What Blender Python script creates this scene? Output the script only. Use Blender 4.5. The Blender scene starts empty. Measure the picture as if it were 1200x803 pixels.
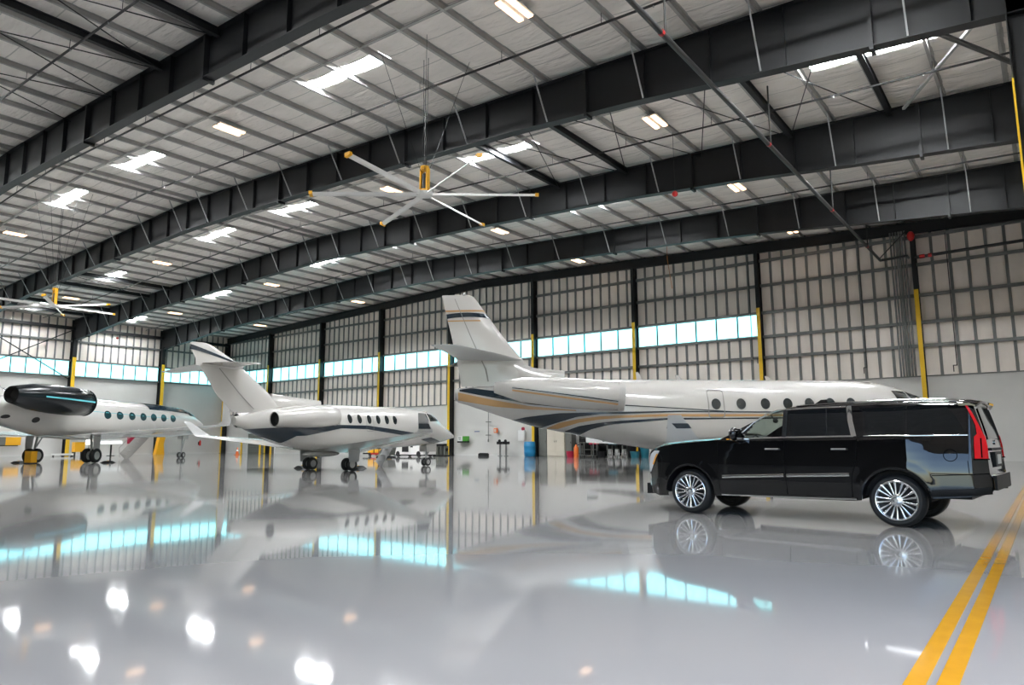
import bpy, math, random
from mathutils import Vector, Matrix

# ------------------------------------------------------------------ camera, world, light, exposure
scn = bpy.context.scene
COL = scn.collection
random.seed(7)
R = math.radians

def make_camera():
    pitch, yaw, roll, fpx = 0.1403, -0.6495, -0.0048, 824.8
    fwd = Vector((math.sin(yaw) * math.cos(pitch), math.cos(yaw) * math.cos(pitch), math.sin(pitch)))
    rt = Vector((math.cos(yaw), -math.sin(yaw), 0))
    up = rt.cross(fwd)
    r2 = rt * math.cos(roll) + up * math.sin(roll)
    u2 = up * math.cos(roll) - rt * math.sin(roll)
    m = Matrix((r2, u2, -fwd)).transposed().to_4x4()
    m.translation = Vector((0, 0, 1.3))
    cd = bpy.data.cameras.new('camera')
    cd.sensor_width = 36
    cd.lens = fpx / 1200 * 36
    cd.clip_end = 500
    o = bpy.data.objects.new('camera', cd)
    COL.objects.link(o)
    o.matrix_world = m
    scn.camera = o
make_camera()

w = bpy.data.worlds.new('world')
scn.world = w
w.use_nodes = True
nt = w.node_tree
nt.nodes.clear()
out = nt.nodes.new('ShaderNodeOutputWorld')
bg = nt.nodes.new('ShaderNodeBackground')
sky = nt.nodes.new('ShaderNodeTexSky')
sky.sky_type = 'NISHITA'
sky.sun_disc = False
sky.sun_elevation = R(48)
sky.sun_rotation = R(60)
sky.air_density = 1.2
sky.dust_density = 1.5
bg.inputs['Strength'].default_value = 0.5
nt.links.new(sky.outputs[0], bg.inputs[0])
nt.links.new(bg.outputs[0], out.inputs[0])

scn.view_settings.view_transform = 'Standard'
scn.view_settings.look = 'None'
scn.view_settings.gamma = 1
scn.view_settings.use_curve_mapping = False
scn.view_settings.exposure = 0.80
try:
    scn.cycles.max_bounces = 10
    scn.cycles.diffuse_bounces = 5
    scn.cycles.transparent_max_bounces = 12
    scn.cycles.caustics_reflective = False
    scn.cycles.caustics_refractive = False
    scn.cycles.sample_clamp_indirect = 6
except Exception:
    pass

# the hangar's big doorway on the camera's side of the building: daylight enters here
def door_light(name, loc, rot, sx, sy, power, col):
    ld = bpy.data.lights.new(name, 'AREA')
    ld.shape = 'RECTANGLE'
    ld.size, ld.size_y = sx, sy
    ld.energy = power
    ld.color = col
    o = bpy.data.objects.new(name, ld)
    COL.objects.link(o)
    o.location = loc
    o.rotation_euler = rot
    return o
pl = door_light('doorway_portal', (-2.2, -9.2, 5.2), (R(90), 0, 0), 7.6, 10.2, 10, (1, 1, 1))
pl.data.cycles.is_portal = True
pl = door_light('doorway_portal', (1.6, -1.5, 4.2), (R(90), 0, R(90)), 15.5, 8.2, 10, (1, 1, 1))
pl.data.cycles.is_portal = True

# ------------------------------------------------------------------ materials
def mat(name, col, rough=0.5, metal=0.0, coat=0.0, emit=None, strength=0.0, noise=0.0, nscale=4.0, bump=0.0, bscale=20.0, ior=1.5, spec=None, stretch=None, bdist=0.05):
    m = bpy.data.materials.new(name)
    m.use_nodes = True
    t = m.node_tree
    b = t.nodes['Principled BSDF']
    c = (col[0], col[1], col[2], 1)
    b.inputs['Base Color'].default_value = c
    b.inputs['Roughness'].default_value = rough
    b.inputs['Metallic'].default_value = metal
    b.inputs['Coat Weight'].default_value = coat
    b.inputs['Coat Roughness'].default_value = 0.03
    b.inputs['IOR'].default_value = ior
    if spec is not None:
        b.inputs['Specular IOR Level'].default_value = spec
    if emit:
        b.inputs['Emission Color'].default_value = (emit[0], emit[1], emit[2], 1)
        b.inputs['Emission Strength'].default_value = strength
    if noise or bump:
        tc = t.nodes.new('ShaderNodeTexCoord')
        src = tc.outputs['Object']
        if stretch:
            mp = t.nodes.new('ShaderNodeMapping')
            mp.inputs['Scale'].default_value = stretch
            t.links.new(src, mp.inputs[0])
            src = mp.outputs[0]
    if noise:
        n = t.nodes.new('ShaderNodeTexNoise')
        n.inputs['Scale'].default_value = nscale
        n.inputs['Detail'].default_value = 3
        t.links.new(src, n.inputs['Vector'])
        r = t.nodes.new('ShaderNodeValToRGB')
        r.color_ramp.elements[0].position = 0.3
        r.color_ramp.elements[1].position = 0.7
        r.color_ramp.elements[0].color = tuple(max(0, x * (1 - noise)) for x in col) + (1,)
        r.color_ramp.elements[1].color = tuple(min(1, x * (1 + noise)) for x in col) + (1,)
        t.links.new(n.outputs[0], r.inputs[0])
        t.links.new(r.outputs[0], b.inputs['Base Color'])
    if bump:
        n = t.nodes.new('ShaderNodeTexNoise')
        n.inputs['Scale'].default_value = bscale
        n.inputs['Detail'].default_value = 2
        t.links.new(src, n.inputs['Vector'])
        bp = t.nodes.new('ShaderNodeBump')
        bp.inputs['Strength'].default_value = bump
        bp.inputs['Distance'].default_value = bdist
        t.links.new(n.outputs[0], bp.inputs['Height'])
        t.links.new(bp.outputs[0], b.inputs['Normal'])
    return m

def glass(name, tint, gloss=0.08):
    m = bpy.data.materials.new(name)
    m.use_nodes = True
    t = m.node_tree
    t.nodes.clear()
    o = t.nodes.new('ShaderNodeOutputMaterial')
    tr = t.nodes.new('ShaderNodeBsdfTransparent')
    tr.inputs[0].default_value = (*tint, 1)
    gl = t.nodes.new('ShaderNodeBsdfGlossy')
    gl.inputs['Roughness'].default_value = 0.02
    fr = t.nodes.new('ShaderNodeFresnel')
    fr.inputs[0].default_value = 1.5
    mx = t.nodes.new('ShaderNodeMixShader')
    t.links.new(fr.outputs[0], mx.inputs[0])
    t.links.new(tr.outputs[0], mx.inputs[1])
    t.links.new(gl.outputs[0], mx.inputs[2])
    t.links.new(mx.outputs[0], o.inputs[0])
    return m

M = {}
M['floor'] = mat('epoxy_floor', (0.275, 0.268, 0.262), 0.05, noise=0.05, nscale=0.25, bump=0.014, bscale=0.9, ior=1.52)
M['steel'] = mat('charcoal_steel', (0.0135, 0.0145, 0.016), 0.5, noise=0.15, nscale=0.6, spec=0.35)
M['galv'] = mat('galvanized_steel', (0.20, 0.205, 0.20), 0.45, metal=0.4, noise=0.12, nscale=2)
M['purlin'] = mat('purlin_steel', (0.40, 0.395, 0.38), 0.5, metal=0.2, noise=0.12, nscale=1.5)
M['insul'] = mat('white_vinyl_insulation', (0.88, 0.84, 0.795), 0.45, noise=0.05, nscale=0.7, bump=0.75, bscale=1.5, stretch=(0.7, 2.4, 1), bdist=0.22)
M['insulw'] = mat('white_wall_insulation', (0.90, 0.825, 0.76), 0.5, noise=0.06, nscale=0.6, bump=0.35, bscale=1.3, stretch=(2, 1, 0.7))
M['liner'] = mat('pale_grey_liner', (0.62, 0.61, 0.59), 0.4, noise=0.03, nscale=0.5)
M['linerg'] = mat('grey_liner_panel', (0.64, 0.635, 0.62), 0.45, noise=0.05, nscale=0.5)
M['yellow'] = mat('safety_yellow', (0.80, 0.50, 0.02), 0.4)
M['yellowl'] = mat('yellow_floor_paint', (0.52, 0.25, 0.012), 0.15, noise=0.06, nscale=6)
M['pane'] = mat('translucent_window', (0.1, 0.1, 0.1), 0.2, emit=(0.27, 0.79, 0.87), strength=2.1)
M['frame'] = mat('teal_grey_frame', (0.02, 0.055, 0.058), 0.4)
M['skyl'] = mat('skylight_panel', (0.2, 0.2, 0.2), 0.3, emit=(0.95, 0.98, 1.0), strength=88.0)
M['tube'] = mat('warm_lamp_tube', (0.3, 0.3, 0.3), 0.3, emit=(1.0, 0.60, 0.34), strength=3.0)
M['white'] = mat('white_enamel', (0.75, 0.75, 0.74), 0.35)
M['pipe'] = mat('black_pipe', (0.022, 0.022, 0.022), 0.4)
M['red'] = mat('red_paint', (0.55, 0.02, 0.02), 0.35)
M['blade'] = mat('pale_aluminium', (0.74, 0.73, 0.71), 0.4)
M['amber'] = mat('amber_yellow_paint', (0.85, 0.42, 0.01), 0.4)
M['rubber'] = mat('black_rubber', (0.012, 0.012, 0.013), 0.6)
M['dark'] = mat('dark_void', (0.01, 0.01, 0.011), 0.7)
M['rod'] = mat('light_brace_steel', (0.45, 0.46, 0.46), 0.4, metal=0.3)
M['concrete'] = mat('apron_concrete', (0.16, 0.155, 0.145), 0.8, noise=0.1, nscale=0.3)
M['door'] = mat('hangar_door_grey', (0.05, 0.05, 0.05), 0.5)

def add_seams(m, col, y0, period, width):
    # taped joints of the insulation blanket, at a fixed pitch along Y
    t = m.node_tree
    b = t.nodes['Principled BSDF']
    src = b.inputs['Base Color'].links[0].from_socket
    tc = t.nodes.new('ShaderNodeTexCoord')
    sp = t.nodes.new('ShaderNodeSeparateXYZ')
    t.links.new(tc.outputs['Object'], sp.inputs[0])
    prev = sp.outputs[1]
    for op, v in (('SUBTRACT', y0), ('PINGPONG', period / 2), ('LESS_THAN', width / 2)):
        n = t.nodes.new('ShaderNodeMath')
        n.operation = op
        n.inputs[1].default_value = v
        t.links.new(prev, n.inputs[0])
        prev = n.outputs[0]
    mx = t.nodes.new('ShaderNodeMix')
    mx.data_type = 'RGBA'
    t.links.new(prev, mx.inputs[0])
    t.links.new(src, mx.inputs[6])
    mx.inputs[7].default_value = (*col, 1)
    t.links.new(mx.outputs[2], b.inputs['Base Color'])
add_seams(M['insul'], (.56, .545, .52), 2.5, 1.275, .05)

# ------------------------------------------------------------------ mesh helpers
class MB:
    def __init__(s):
        s.v = []
        s.f = []
    def add(s, V, F):
        n = len(s.v)
        s.v += [tuple(x) for x in V]
        s.f += [tuple(i + n for i in f) for f in F]
        return s
    def box(s, x0, x1, y0, y1, z0, z1):
        V = [(x, y, z) for z in (z0, z1) for y in (y0, y1) for x in (x0, x1)]
        return s.add(V, [(0, 2, 3, 1), (4, 5, 7, 6), (0, 1, 5, 4), (2, 6, 7, 3), (0, 4, 6, 2), (1, 3, 7, 5)])
    def bar(s, a, b, wx, wy, up=(0, 0, 1)):
        a, b = Vector(a), Vector(b)
        d = (b - a).normalized()
        u = Vector(up)
        if abs(d.dot(u)) > 0.98:
            u = Vector((1, 0, 0))
        r = d.cross(u).normalized()
        u = r.cross(d)
        V = [p + r * (i * wx / 2) + u * (j * wy / 2) for p in (a, b) for i, j in ((-1, -1), (1, -1), (1, 1), (-1, 1))]
        return s.add(V, [(3, 2, 1, 0), (4, 5, 6, 7), (0, 1, 5, 4), (1, 2, 6, 5), (2, 3, 7, 6), (3, 0, 4, 7)])
    def cyl(s, a, b, r, n=12, r2=None, cap=True):
        a, b = Vector(a), Vector(b)
        r2 = r if r2 is None else r2
        d = (b - a).normalized()
        u = Vector((0, 0, 1)) if abs(d.z) < 0.95 else Vector((1, 0, 0))
        x = d.cross(u).normalized()
        y = d.cross(x)
        V = []
        for p, q in ((a, r), (b, r2)):
            V += [p + (x * math.cos(2 * math.pi * i / n) + y * math.sin(2 * math.pi * i / n)) * q for i in range(n)]
        F = [(i, i + n, (i + 1) % n + n, (i + 1) % n) for i in range(n)]
        if cap:
            F += [tuple(range(n)), tuple(range(2 * n - 1, n - 1, -1))]
        return s.add(V, F)
    def tube(s, pts, r, n=8):
        pts = [Vector(p) for p in pts]
        for a, b in zip(pts, pts[1:]):
            s.cyl(a, b, r, n)
        for p in pts[1:-1]:
            s.ball(p, r * 1.03, n, max(4, n // 2))
        return s
    def ball(s, c, r, n=12, m=8, sc=(1, 1, 1)):
        V = []
        F = []
        for j in range(m + 1):
            t = math.pi * j / m
            for i in range(n):
                a = 2 * math.pi * i / n
                V.append((c[0] + r * sc[0] * math.sin(t) * math.cos(a), c[1] + r * sc[1] * math.sin(t) * math.sin(a), c[2] + r * sc[2] * math.cos(t)))
        for j in range(m):
            for i in range(n):
                F.append((j * n + i, (j + 1) * n + i, (j + 1) * n + (i + 1) % n, j * n + (i + 1) % n))
        return s.add(V, F)
    def rev(s, prof, c, axis, n=28):
        """revolve (t, r) pairs about the axis through c"""
        c, d = Vector(c), Vector(axis).normalized()
        u = Vector((0, 0, 1)) if abs(d.z) < 0.95 else Vector((1, 0, 0))
        x = d.cross(u).normalized()
        y = d.cross(x)
        V = []
        for t, r in prof:
            V += [c + d * t + (x * math.cos(2 * math.pi * i / n) + y * math.sin(2 * math.pi * i / n)) * r for i in range(n)]
        F = []
        for j in range(len(prof) - 1):
            for i in range(n):
                k = (i + 1) % n
                F.append((j * n + i, (j + 1) * n + i, (j + 1) * n + k, j * n + k))
        return s.add(V, F)
    def grid(s, P, flip=False):
        """P: rows of points"""
        nv = len(P[0])
        V = [p for row in P for p in row]
        F = []
        for j in range(len(P) - 1):
            for i in range(nv - 1):
                q = (j * nv + i, j * nv + i + 1, (j + 1) * nv + i + 1, (j + 1) * nv + i)
                F.append(q[::-1] if flip else q)
        return s.add(V, F)
    def mesh(s, name, m, smooth=False, angle=35):
        me = bpy.data.meshes.new(name)
        me.from_pydata([tuple(v) for v in s.v], [], s.f)
        me.materials.append(m)
        me.update()
        if smooth:
            me.shade_smooth()
            me.set_sharp_from_angle(angle=R(angle))
        return me
    def obj(s, name, m, parent=None, smooth=False, angle=35, loc=None):
        o = bpy.data.objects.new(name, s.mesh(name, m, smooth, angle))
        COL.objects.link(o)
        if parent:
            o.parent = parent
        if loc:
            o.location = loc
        return o

def inst(name, me, parent=None, loc=(0, 0, 0), rot=None, scale=None):
    o = bpy.data.objects.new(name, me)
    COL.objects.link(o)
    o.parent = parent
    o.location = loc
    if rot:
        o.rotation_euler = rot
    if scale:
        o.scale = scale
    return o
def empty(name, loc=(0, 0, 0), rz=0):
    o = bpy.data.objects.new(name, None)
    COL.objects.link(o)
    o.location = loc
    o.rotation_euler = (0, 0, rz)
    o.empty_display_size = 0.3
    return o
def tag(o, label=None, cat=None, group=None, kind=None):
    if label: o['label'] = label
    if cat: o['category'] = cat
    if group: o['group'] = group
    if kind: o['kind'] = kind
    return o
def copy_tree(o, parent=None):
    c = o.copy()
    COL.objects.link(c)
    c.parent = parent
    for ch in o.children:
        copy_tree(ch, c)
    return c

# ------------------------------------------------------------------ building dimensions
XL, XR, YB, YF = -88.9, 1.7, 52.9, -9.5
RX = -44.15                                  # ridge
FR = [2.5, 12.7, 22.9, 33.3, 43.5]            # main frames
BAYX = 10.33                                  # end wall bays
COLX = [XL + BAYX * k for k in range(9)]
def ztop(x): return 17.15 - 0.038 * abs(x - RX)   # top of the rafters
PD = 0.22                                     # purlin depth
def zroof(x): return ztop(x) + PD
def interp(t, pts):
    if t <= pts[0][0]: return pts[0][1]
    for (a, b), (c, d) in zip(pts, pts[1:]):
        if t <= c: return b + (d - b) * (t - a) / (c - a)
    return pts[-1][1]
def zbot(x): return interp(abs(x - RX), [(0, 15.2), (16, 14.85), (27, 14.4), (33, 13.97), (38, 13.5), (43, 13.1), (46, 12.85)])

# floor
fl = MB().box(XL - 0.4, XR + 0.3, YF, YB + 0.3, -0.3, 0.0).obj('floor', M['floor'])
tag(fl, 'polished light grey epoxy hangar floor with mirror reflections', kind='structure')
ap = MB().box(-140, 60, -120, YF, -0.35, -0.02).obj('apron_ground', M['concrete'])
tag(ap, 'concrete apron outside the hangar door', kind='structure')
m = MB()
P = []
for i in range(81):
    x = -160 + i * 4
    h = 3.0 + 1.2 * math.sin(x * .11) + .7 * math.sin(x * .37 + 1) + .5 * math.sin(x * .83)
    P.append([(x, -118, -.3), (x, -117, h * .6), (x, -119, h), (x, -124, h * .8), (x, -126, -.3)])
tl = m.grid(P).obj('tree_line', mat('dark_foliage', (.02, .03, .015), .9, noise=.4, nscale=.6), smooth=True)
tag(tl, 'dark far tree line beyond the apron outside the doorway', kind='stuff')
for k, (x0, x1) in enumerate(((-0.755, -0.655), (-0.61, -0.51))):
    o = MB().box(x0, x1, YF + 0.5, 51.5, 0.0, 0.004).obj('floor_line', M['yellowl'])
    tag(o, ('yellow painted floor line, the one nearer the aircraft of the double line', 'yellow painted floor line, the outer one of the double line by the right edge')[k], 'floor line', 'double yellow floor line')

# ------------------------------------------------------------------ end wall (back) and left wall
GIRTS = [7.42, 8.97, 10.78, 12.85, 14.75]
NS = 12
ST = BAYX / NS
wb = tag(empty('wall_back', (0, YB, 0)), 'gable end wall of white insulation strips behind grey steel studs and girts', kind='structure')
stud_mb = MB().box(-0.085, 0.085, -0.09, 0.0, 0, 1)
stud_me = stud_mb.mesh('stud', M['galv'])
def ztopw(x): return zroof(x)
DADO = 5.4
def dado_top(x): return 5.4 if x > -52.75 else 5.0
for k in range(9):
    x0 = COLX[k]
    x1 = x0 + BAYX if k < 8 else XR
    n = NS if k < 8 else 8
    d = (x1 - x0) / n
    zd = dado_top(x0 + 1)
    MB().box(x0, x1, 0.02, 0.12, 0, zd).obj('dado_panel', M['liner' if k < 7 else 'linerg'], wb)
    MB().box(x0, x1, -0.05, 0.03, zd, zd + 0.07).obj('dado_cap', M['galv'], wb)
    MB().box(x0, x1, 0.0, 0.03, 0, 0.14).obj('base_strip', M['linerg'], wb)
    for i in range(n):
        a, b = x0 + i * d, x0 + (i + 1) * d
        m = MB()
        # one padded strip, bulging a little between its studs
        zs = [zd] + [z for z in GIRTS if z > zd] + [min(ztopw(a), ztopw(b))]
        rows = []
        for z0, z1 in zip(zs, zs[1:]):
            if k < 7 and z0 == 8.97:
                continue
            rows = []
            for q in (0, .3, .7, 1):
                bul = 0.05 if q in (.3, .7) else 0.0
                rows.append([(a + d * t, -bul * (1 if t in (.25, .75) else 0) - (0.03 if t in (.25, .75) else 0.0), z0 + (z1 - z0) * q) for t in (0, .25, .75, 1)])
            m.grid(rows)
        m.obj('insulation_strip', M['insulw'], wb, smooth=True, angle=80)
        if i:
            segs = [(zd, 8.97), (10.78, ztopw(a))] if k < 7 else [(zd, ztopw(a))]
            if len(segs) == 2:
                mm = MB()
                for z0, z1 in segs: mm.box(a - .085, a + .085, -0.09, 0, z0, z1)
                mm.obj('stud', M['galv'], wb)
            else:
                inst('stud', stud_me, wb, (a, 0, zd), scale=(1, 1, ztopw(a) - zd))
    for z in GIRTS:
        mm = MB()
        mm.box(x0 + .1, x1 - .1, -0.26, -0.09, z - 0.1, z - 0.085)
        mm.box(x0 + .1, x1 - .1, -0.27, -0.255, z - 0.1, z + 0.1)
        mm.box(x0 + .1, x1 - .1, -0.26, -0.09, z + 0.085, z + 0.1)
        mm.obj('girt', M['galv'], wb)
# backing sheet above the strips
MB().add([(XL - .3, .14, 0), (XR + .3, .14, 0), (XR + .3, .14, 15.8), (RX, .14, 17.6), (XL - .3, .14, 15.8)], [(0, 1, 2, 3, 4)]).obj('backing_sheet', M['insulw'], wb)

def window_strip(idx, p0, p1, nrm, panes, label):
    """window band between two columns; p0,p1 along the wall, nrm into the room"""
    p0, p1, nrm = Vector(p0), Vector(p1), Vector(nrm)
    root = tag(empty('window_%d' % idx, (p0 + p1) / 2), label, kind='structure')
    L = (p1 - p0).length
    root.rotation_euler = (0, 0, math.atan2((p1 - p0).y, (p1 - p0).x))
    h0, h1 = 9.05, 10.7
    pw = L / panes
    fr = MB()
    fr.box(-L / 2, L / 2, -0.14, 0.02, h0 - 0.12, h0)
    fr.box(-L / 2, L / 2, -0.14, 0.02, h1, h1 + 0.10)
    fr.obj('window_frame', M['frame'], root)
    for i in range(panes):
        a = -L / 2 + i * pw
        MB().box(a + 0.02, a + pw - 0.02, -0.02, 0.01, h0, h1).obj('pane', M['pane'], root)
        if i:
            MB().box(a - 0.05, a + 0.05, -0.09, 0.015, h0, h1).obj('mullion', M['frame'], root)
    return root
ORD = ['first', 'second', 'third', 'fourth', 'fifth', 'sixth', 'seventh', 'eighth', 'ninth']
for k in range(7):
    window_strip(k + 1, (COLX[k] + 0.15, YB - 0.03, 0), (COLX[k + 1] - 0.15, YB - 0.03, 0), (0, -1, 0), 6,
                 '%s bright window band of the gable end wall, counted from the far corner' % ORD[k])

# end wall columns
def i_column(name, x, y, face, zt, zy, depth, fw, label, grp):
    """face 'y': flange towards -Y; face 'x': flange towards +X (s=+1) or -X (s=-1)"""
    root = tag(empty(name, (x, y, 0), 0 if face == 'y' else (R(90) if face == 'x' else R(-90))), label, 'column', grp, 'structure')
    MB().box(-0.02, 0.02, 0.03, depth, 0, zt).obj('web', M['steel'], root)
    MB().box(-fw / 2, fw / 2, 0, 0.03, zy, zt).obj('front_flange', M['steel'], root)
    MB().box(-fw / 2, fw / 2, -0.012, 0.035, 0.0, zy).obj('yellow_flange', M['yellow'], root)['label'] = 'yellow painted lower length of the front flange'
    MB().box(-fw / 2, fw / 2, depth - 0.03, depth, 0, zt).obj('rear_flange', M['steel'], root)
    MB().box(-fw / 2 - .06, fw / 2 + .06, -0.08, depth + .05, 0, 0.03).obj('base_plate', M['steel'], root)
    return root
for k in range(9):
    x = COLX[k] if k else COLX[0] + 0.25
    i_column('steel_column', x, YB - 0.78, 'y', zroof(x) - 0.9, 11.1, 0.7, 0.26,
             '%s end wall column from the far corner, black steel with yellow lower flange' % ORD[k], 'end wall columns')

# end wall rafter (shallow dark beam along the top of the wall)
def beam_shape(root, y, xs, zb, zt, fw, web=0.02):
    m = MB()
    m.grid([[(x, y - web, zb(x)) for x in xs], [(x, y - web, zt(x)) for x in xs]])
    m.grid([[(x, y + web, zb(x)) for x in xs], [(x, y + web, zt(x)) for x in xs]], True)
    m.obj('web', M['steel'], root)
    for nm, z, dz in (('bottom_flange', zb, 0.035), ('top_flange', zt, -0.035)):
        m = MB()
        rows = []
        for a, b in ((-1, 0), (1, 0), (1, 1), (-1, 1), (-1, 0)):
            rows.append([(x, y + a * fw / 2, z(x) + b * dz) for x in xs])
        m.grid(rows)
        m.obj(nm, M['steel'], root)
xs = [XL + .1 + (XR - XL - .2) * i / 36 for i in range(37)]
er = tag(empty('end_beam'), 'shallow black roof beam along the top of the gable end wall', 'beam', kind='structure')
beam_shape(er, YB - 0.45, xs, lambda x: ztop(x) - 0.75, ztop, 0.3)

# ------------------------------------------------------------------ left wall
wl = tag(empty('wall_left', (XL, 0, 0)), 'far side wall with grey liner below and insulation strips above the window band', kind='structure')
YS = FR + [YB - 0.3]
for b in range(-1, 5):
    y0 = FR[b] if b >= 0 else YF
    y1 = YS[b + 1]
    n = 12
    d = (y1 - y0) / n
    MB().box(-0.12, 0.0, y0, y1, 0, 8.95).obj('liner_panel', M['liner'], wl)
    MB().box(0.0, 0.03, y0, y1, 0, 0.14).obj('base_strip', M['linerg'], wl)
    if b < 0:
        MB().box(-.12, 0, y0, y1, 8.95, 15.6).obj('liner_panel', M['liner'], wl)
        continue
    zt = zroof(XL)
    for i in range(n):
        a = y0 + i * d
        m = MB()
        for z0, z1 in ((10.78, 13.0), (13.0, zt)):
            rows = []
            for q in (0, .3, .7, 1):
                rows.append([((0.04 if t in (.25, .75) else 0) + (0.04 if q in (.3, .7) and t in (.25, .75) else 0), a + d * t, z0 + (z1 - z0) * q) for t in (0, .25, .75, 1)])
            m.grid(rows)
        m.obj('insulation_strip', M['insulw'], wl, smooth=True, angle=80)
        if i:
            MB().box(0, 0.09, a - .08, a + .08, 10.78, zt).obj('stud', M['galv'], wl)
    for z in (8.95, 10.78, 13.0):
        MB().box(0.09, 0.27, y0 + .1, y1 - .1, z - .1, z - .085).box(0.255, 0.27, y0 + .1, y1 - .1, z - .1, z + .1).obj('girt', M['galv'], wl)
    if b >= 1 or True:
        window_strip(8 + b, (XL + 0.03, y1 - 0.2, 0), (XL + 0.03, y0 + 0.2, 0), (1, 0, 0), 7,
                     'bright window band of the far side wall, %s bay out from the room corner' % ORD[4 - b])
for o in [o for o in COL.objects if o.name.startswith('window_') and o.parent is None]:
    if abs(o.location.x - XL) < 0.5:
        o.rotation_euler = (0, 0, R(90))
MB().box(-.35, -.13, YF, YB + .3, 0, 15.8).obj('backing_sheet', M['insulw'], wl)

# right wall behind the camera's shoulder, front wall with the doorway
wr = tag(empty('wall_right', (XR, 0, 0)), 'side wall beside the yellow floor lines', kind='structure')
MB().box(0, .2, 7.5, YB + .3, 0, 5.4).obj('liner_panel', M['linerg'], wr)
MB().box(0, .2, 7.5, YB + .3, 5.4, 15.8).obj('insulation_panel', M['insulw'], wr)
MB().box(0, .2, YF, 7.5, 8.5, 15.8).obj('header_panel', M['insulw'], wr)
wf = tag(empty('wall_front', (0, YF, 0)), 'front wall of closed dark door leaves with one doorway open', kind='structure')
MB().box(XL, XR, -.2, 0, 8.5 + 1.9, 16.9).obj('header_panel', M['insulw'], wf)
for k in range(8):
    MB().box(XL + k * 10.36 + .03, XL + (k + 1) * 10.36 - .03, -.2, -.02 - .08 * (k % 2), 0, 10.4).obj('door_leaf', M['door'], wf)

# ------------------------------------------------------------------ roof: padded insulation, purlins, skylights
ce = tag(empty('ceiling'), 'white insulated hangar roof between grey purlins', kind='structure')
PS = 2.17
offs = [0.55 + PS * i for i in range(21)]
PX = sorted([RX - o for o in offs] + [RX + o for o in offs])
YBAY = [YF] + FR + [YB]
SKY = [(-84.2, 4.2), (-66.6, 4.2), (-49.6, 4.4), (-39.3, 4.4), (-21.8, 4.4), (-4.2, 4.3)]
edges = [XL - .2] + PX + [XR + .2]
def sky_y(b): return (YBAY[b] + YBAY[b + 1]) / 2 - 0.2
for b in range(6):
    y0, y1 = YBAY[b], YBAY[b + 1]
    holes = [(sx - sl / 2, sx + sl / 2, sky_y(b) - .37, sky_y(b) + .37) for sx, sl in SKY] if 1 <= b <= 4 else []
    for i in range(len(edges) - 1):
        a, c = edges[i], edges[i + 1]
        hs = [h for h in holes if h[0] < c - .05 and h[1] > a + .05]
        xsn = {round(a, 3), round(c, 3), round(a + (c - a) * .3, 3), round(a + (c - a) * .7, 3)}
        if a < RX < c: xsn.add(RX)
        ysn = set()
        nseg = 8
        for j in range(nseg):
            q0, q1 = y0 + (y1 - y0) * j / nseg, y0 + (y1 - y0) * (j + 1) / nseg
            ysn |= {round(q0 + .02, 3), round(q0 + .12, 3), round((q0 + q1) / 2, 3), round(q1 - .12, 3), round(q1 - .02, 3)}
        ysn |= {round(y0, 3), round(y1, 3)}
        for h in hs:
            xsn |= {round(max(a, h[0]), 3), round(min(c, h[1]), 3)}
            ysn |= {round(h[2], 3), round(h[3], 3)}
        X_, Y_ = sorted(xsn), sorted(ysn)
        def sag(x, y):
            fx = math.sin(math.pi * (x - a) / (c - a))
            fy = abs(math.sin(math.pi * nseg * (y - y0) / (y1 - y0)))
            return (.03 + .085 * fy ** .35) * fx
        m = MB()
        m.v = [(x, y, zroof(x) - sag(x, y)) for y in Y_ for x in X_]
        nx = len(X_)
        for j in range(len(Y_) - 1):
            for k in range(nx - 1):
                mx, my = (X_[k] + X_[k + 1]) / 2, (Y_[j] + Y_[j + 1]) / 2
                if any(h[0] < mx < h[1] and h[2] < my < h[3] for h in hs): continue
                m.f.append((j * nx + k, (j + 1) * nx + k, (j + 1) * nx + k + 1, j * nx + k + 1))
        m.obj('insulation_panel', M['insul'], ce, smooth=True, angle=60)
    if b >= 1:
        for x in PX:
            m = MB()
            z0 = ztop(x)
            sg = 1 if x > RX else -1
            m.box(x - .012, x + .012, y0 + .02, y1 - .02, z0, z0 + PD)
            m.box(min(x, x - sg * .1), max(x, x - sg * .1), y0 + .02, y1 - .02, z0, z0 + .015)
            m.box(min(x, x + sg * .1), max(x, x + sg * .1), y0 + .02, y1 - .02, z0 + PD - .015, z0 + PD)
            m.obj('purlin', M['purlin'], ce)
        # flat bridging strap tying the purlins together at mid bay
        yb = sky_y(b) - 1.1
        m = MB()
        pts = [XL + .5, RX, XR - .5]
        m.grid([[(x, yb + d, ztop(x) + e) for x in pts] for d, e in ((-.06, .02), (.06, .02), (.06, .06), (-.06, .06), (-.06, .02))])
        m.obj('bridging_strap', M['purlin'], ce)
MB().add([(XL - .4, YF, 15.85), (XL - .4, YB + .3, 15.85), (RX, YB + .3, 17.75), (RX, YF, 17.75), (XR + .4, YF, 15.85), (XR + .4, YB + .3, 15.85)], [(0, 1, 2, 3), (3, 2, 5, 4)]).obj('roof_sheet', M['white'], ce)
bayname = ['', 'nearest roof bay', 'second roof bay', 'third roof bay', 'fourth roof bay', 'roof bay against the end wall']
posname = ['by the far eave', 'second from the far eave', 'just past the ridge on the far slope', 'just on the near slope of the ridge', 'midway up the near slope', 'by the near eave']
bayname = ['', 'nearest roof bay', 'second roof bay', 'third roof bay', 'fourth roof bay', 'last roof bay']
posname = ['by the far eave', 'second from the far eave', 'just beyond the ridge', 'just before the ridge', 'midway up the near slope', 'by the near eave']
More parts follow.
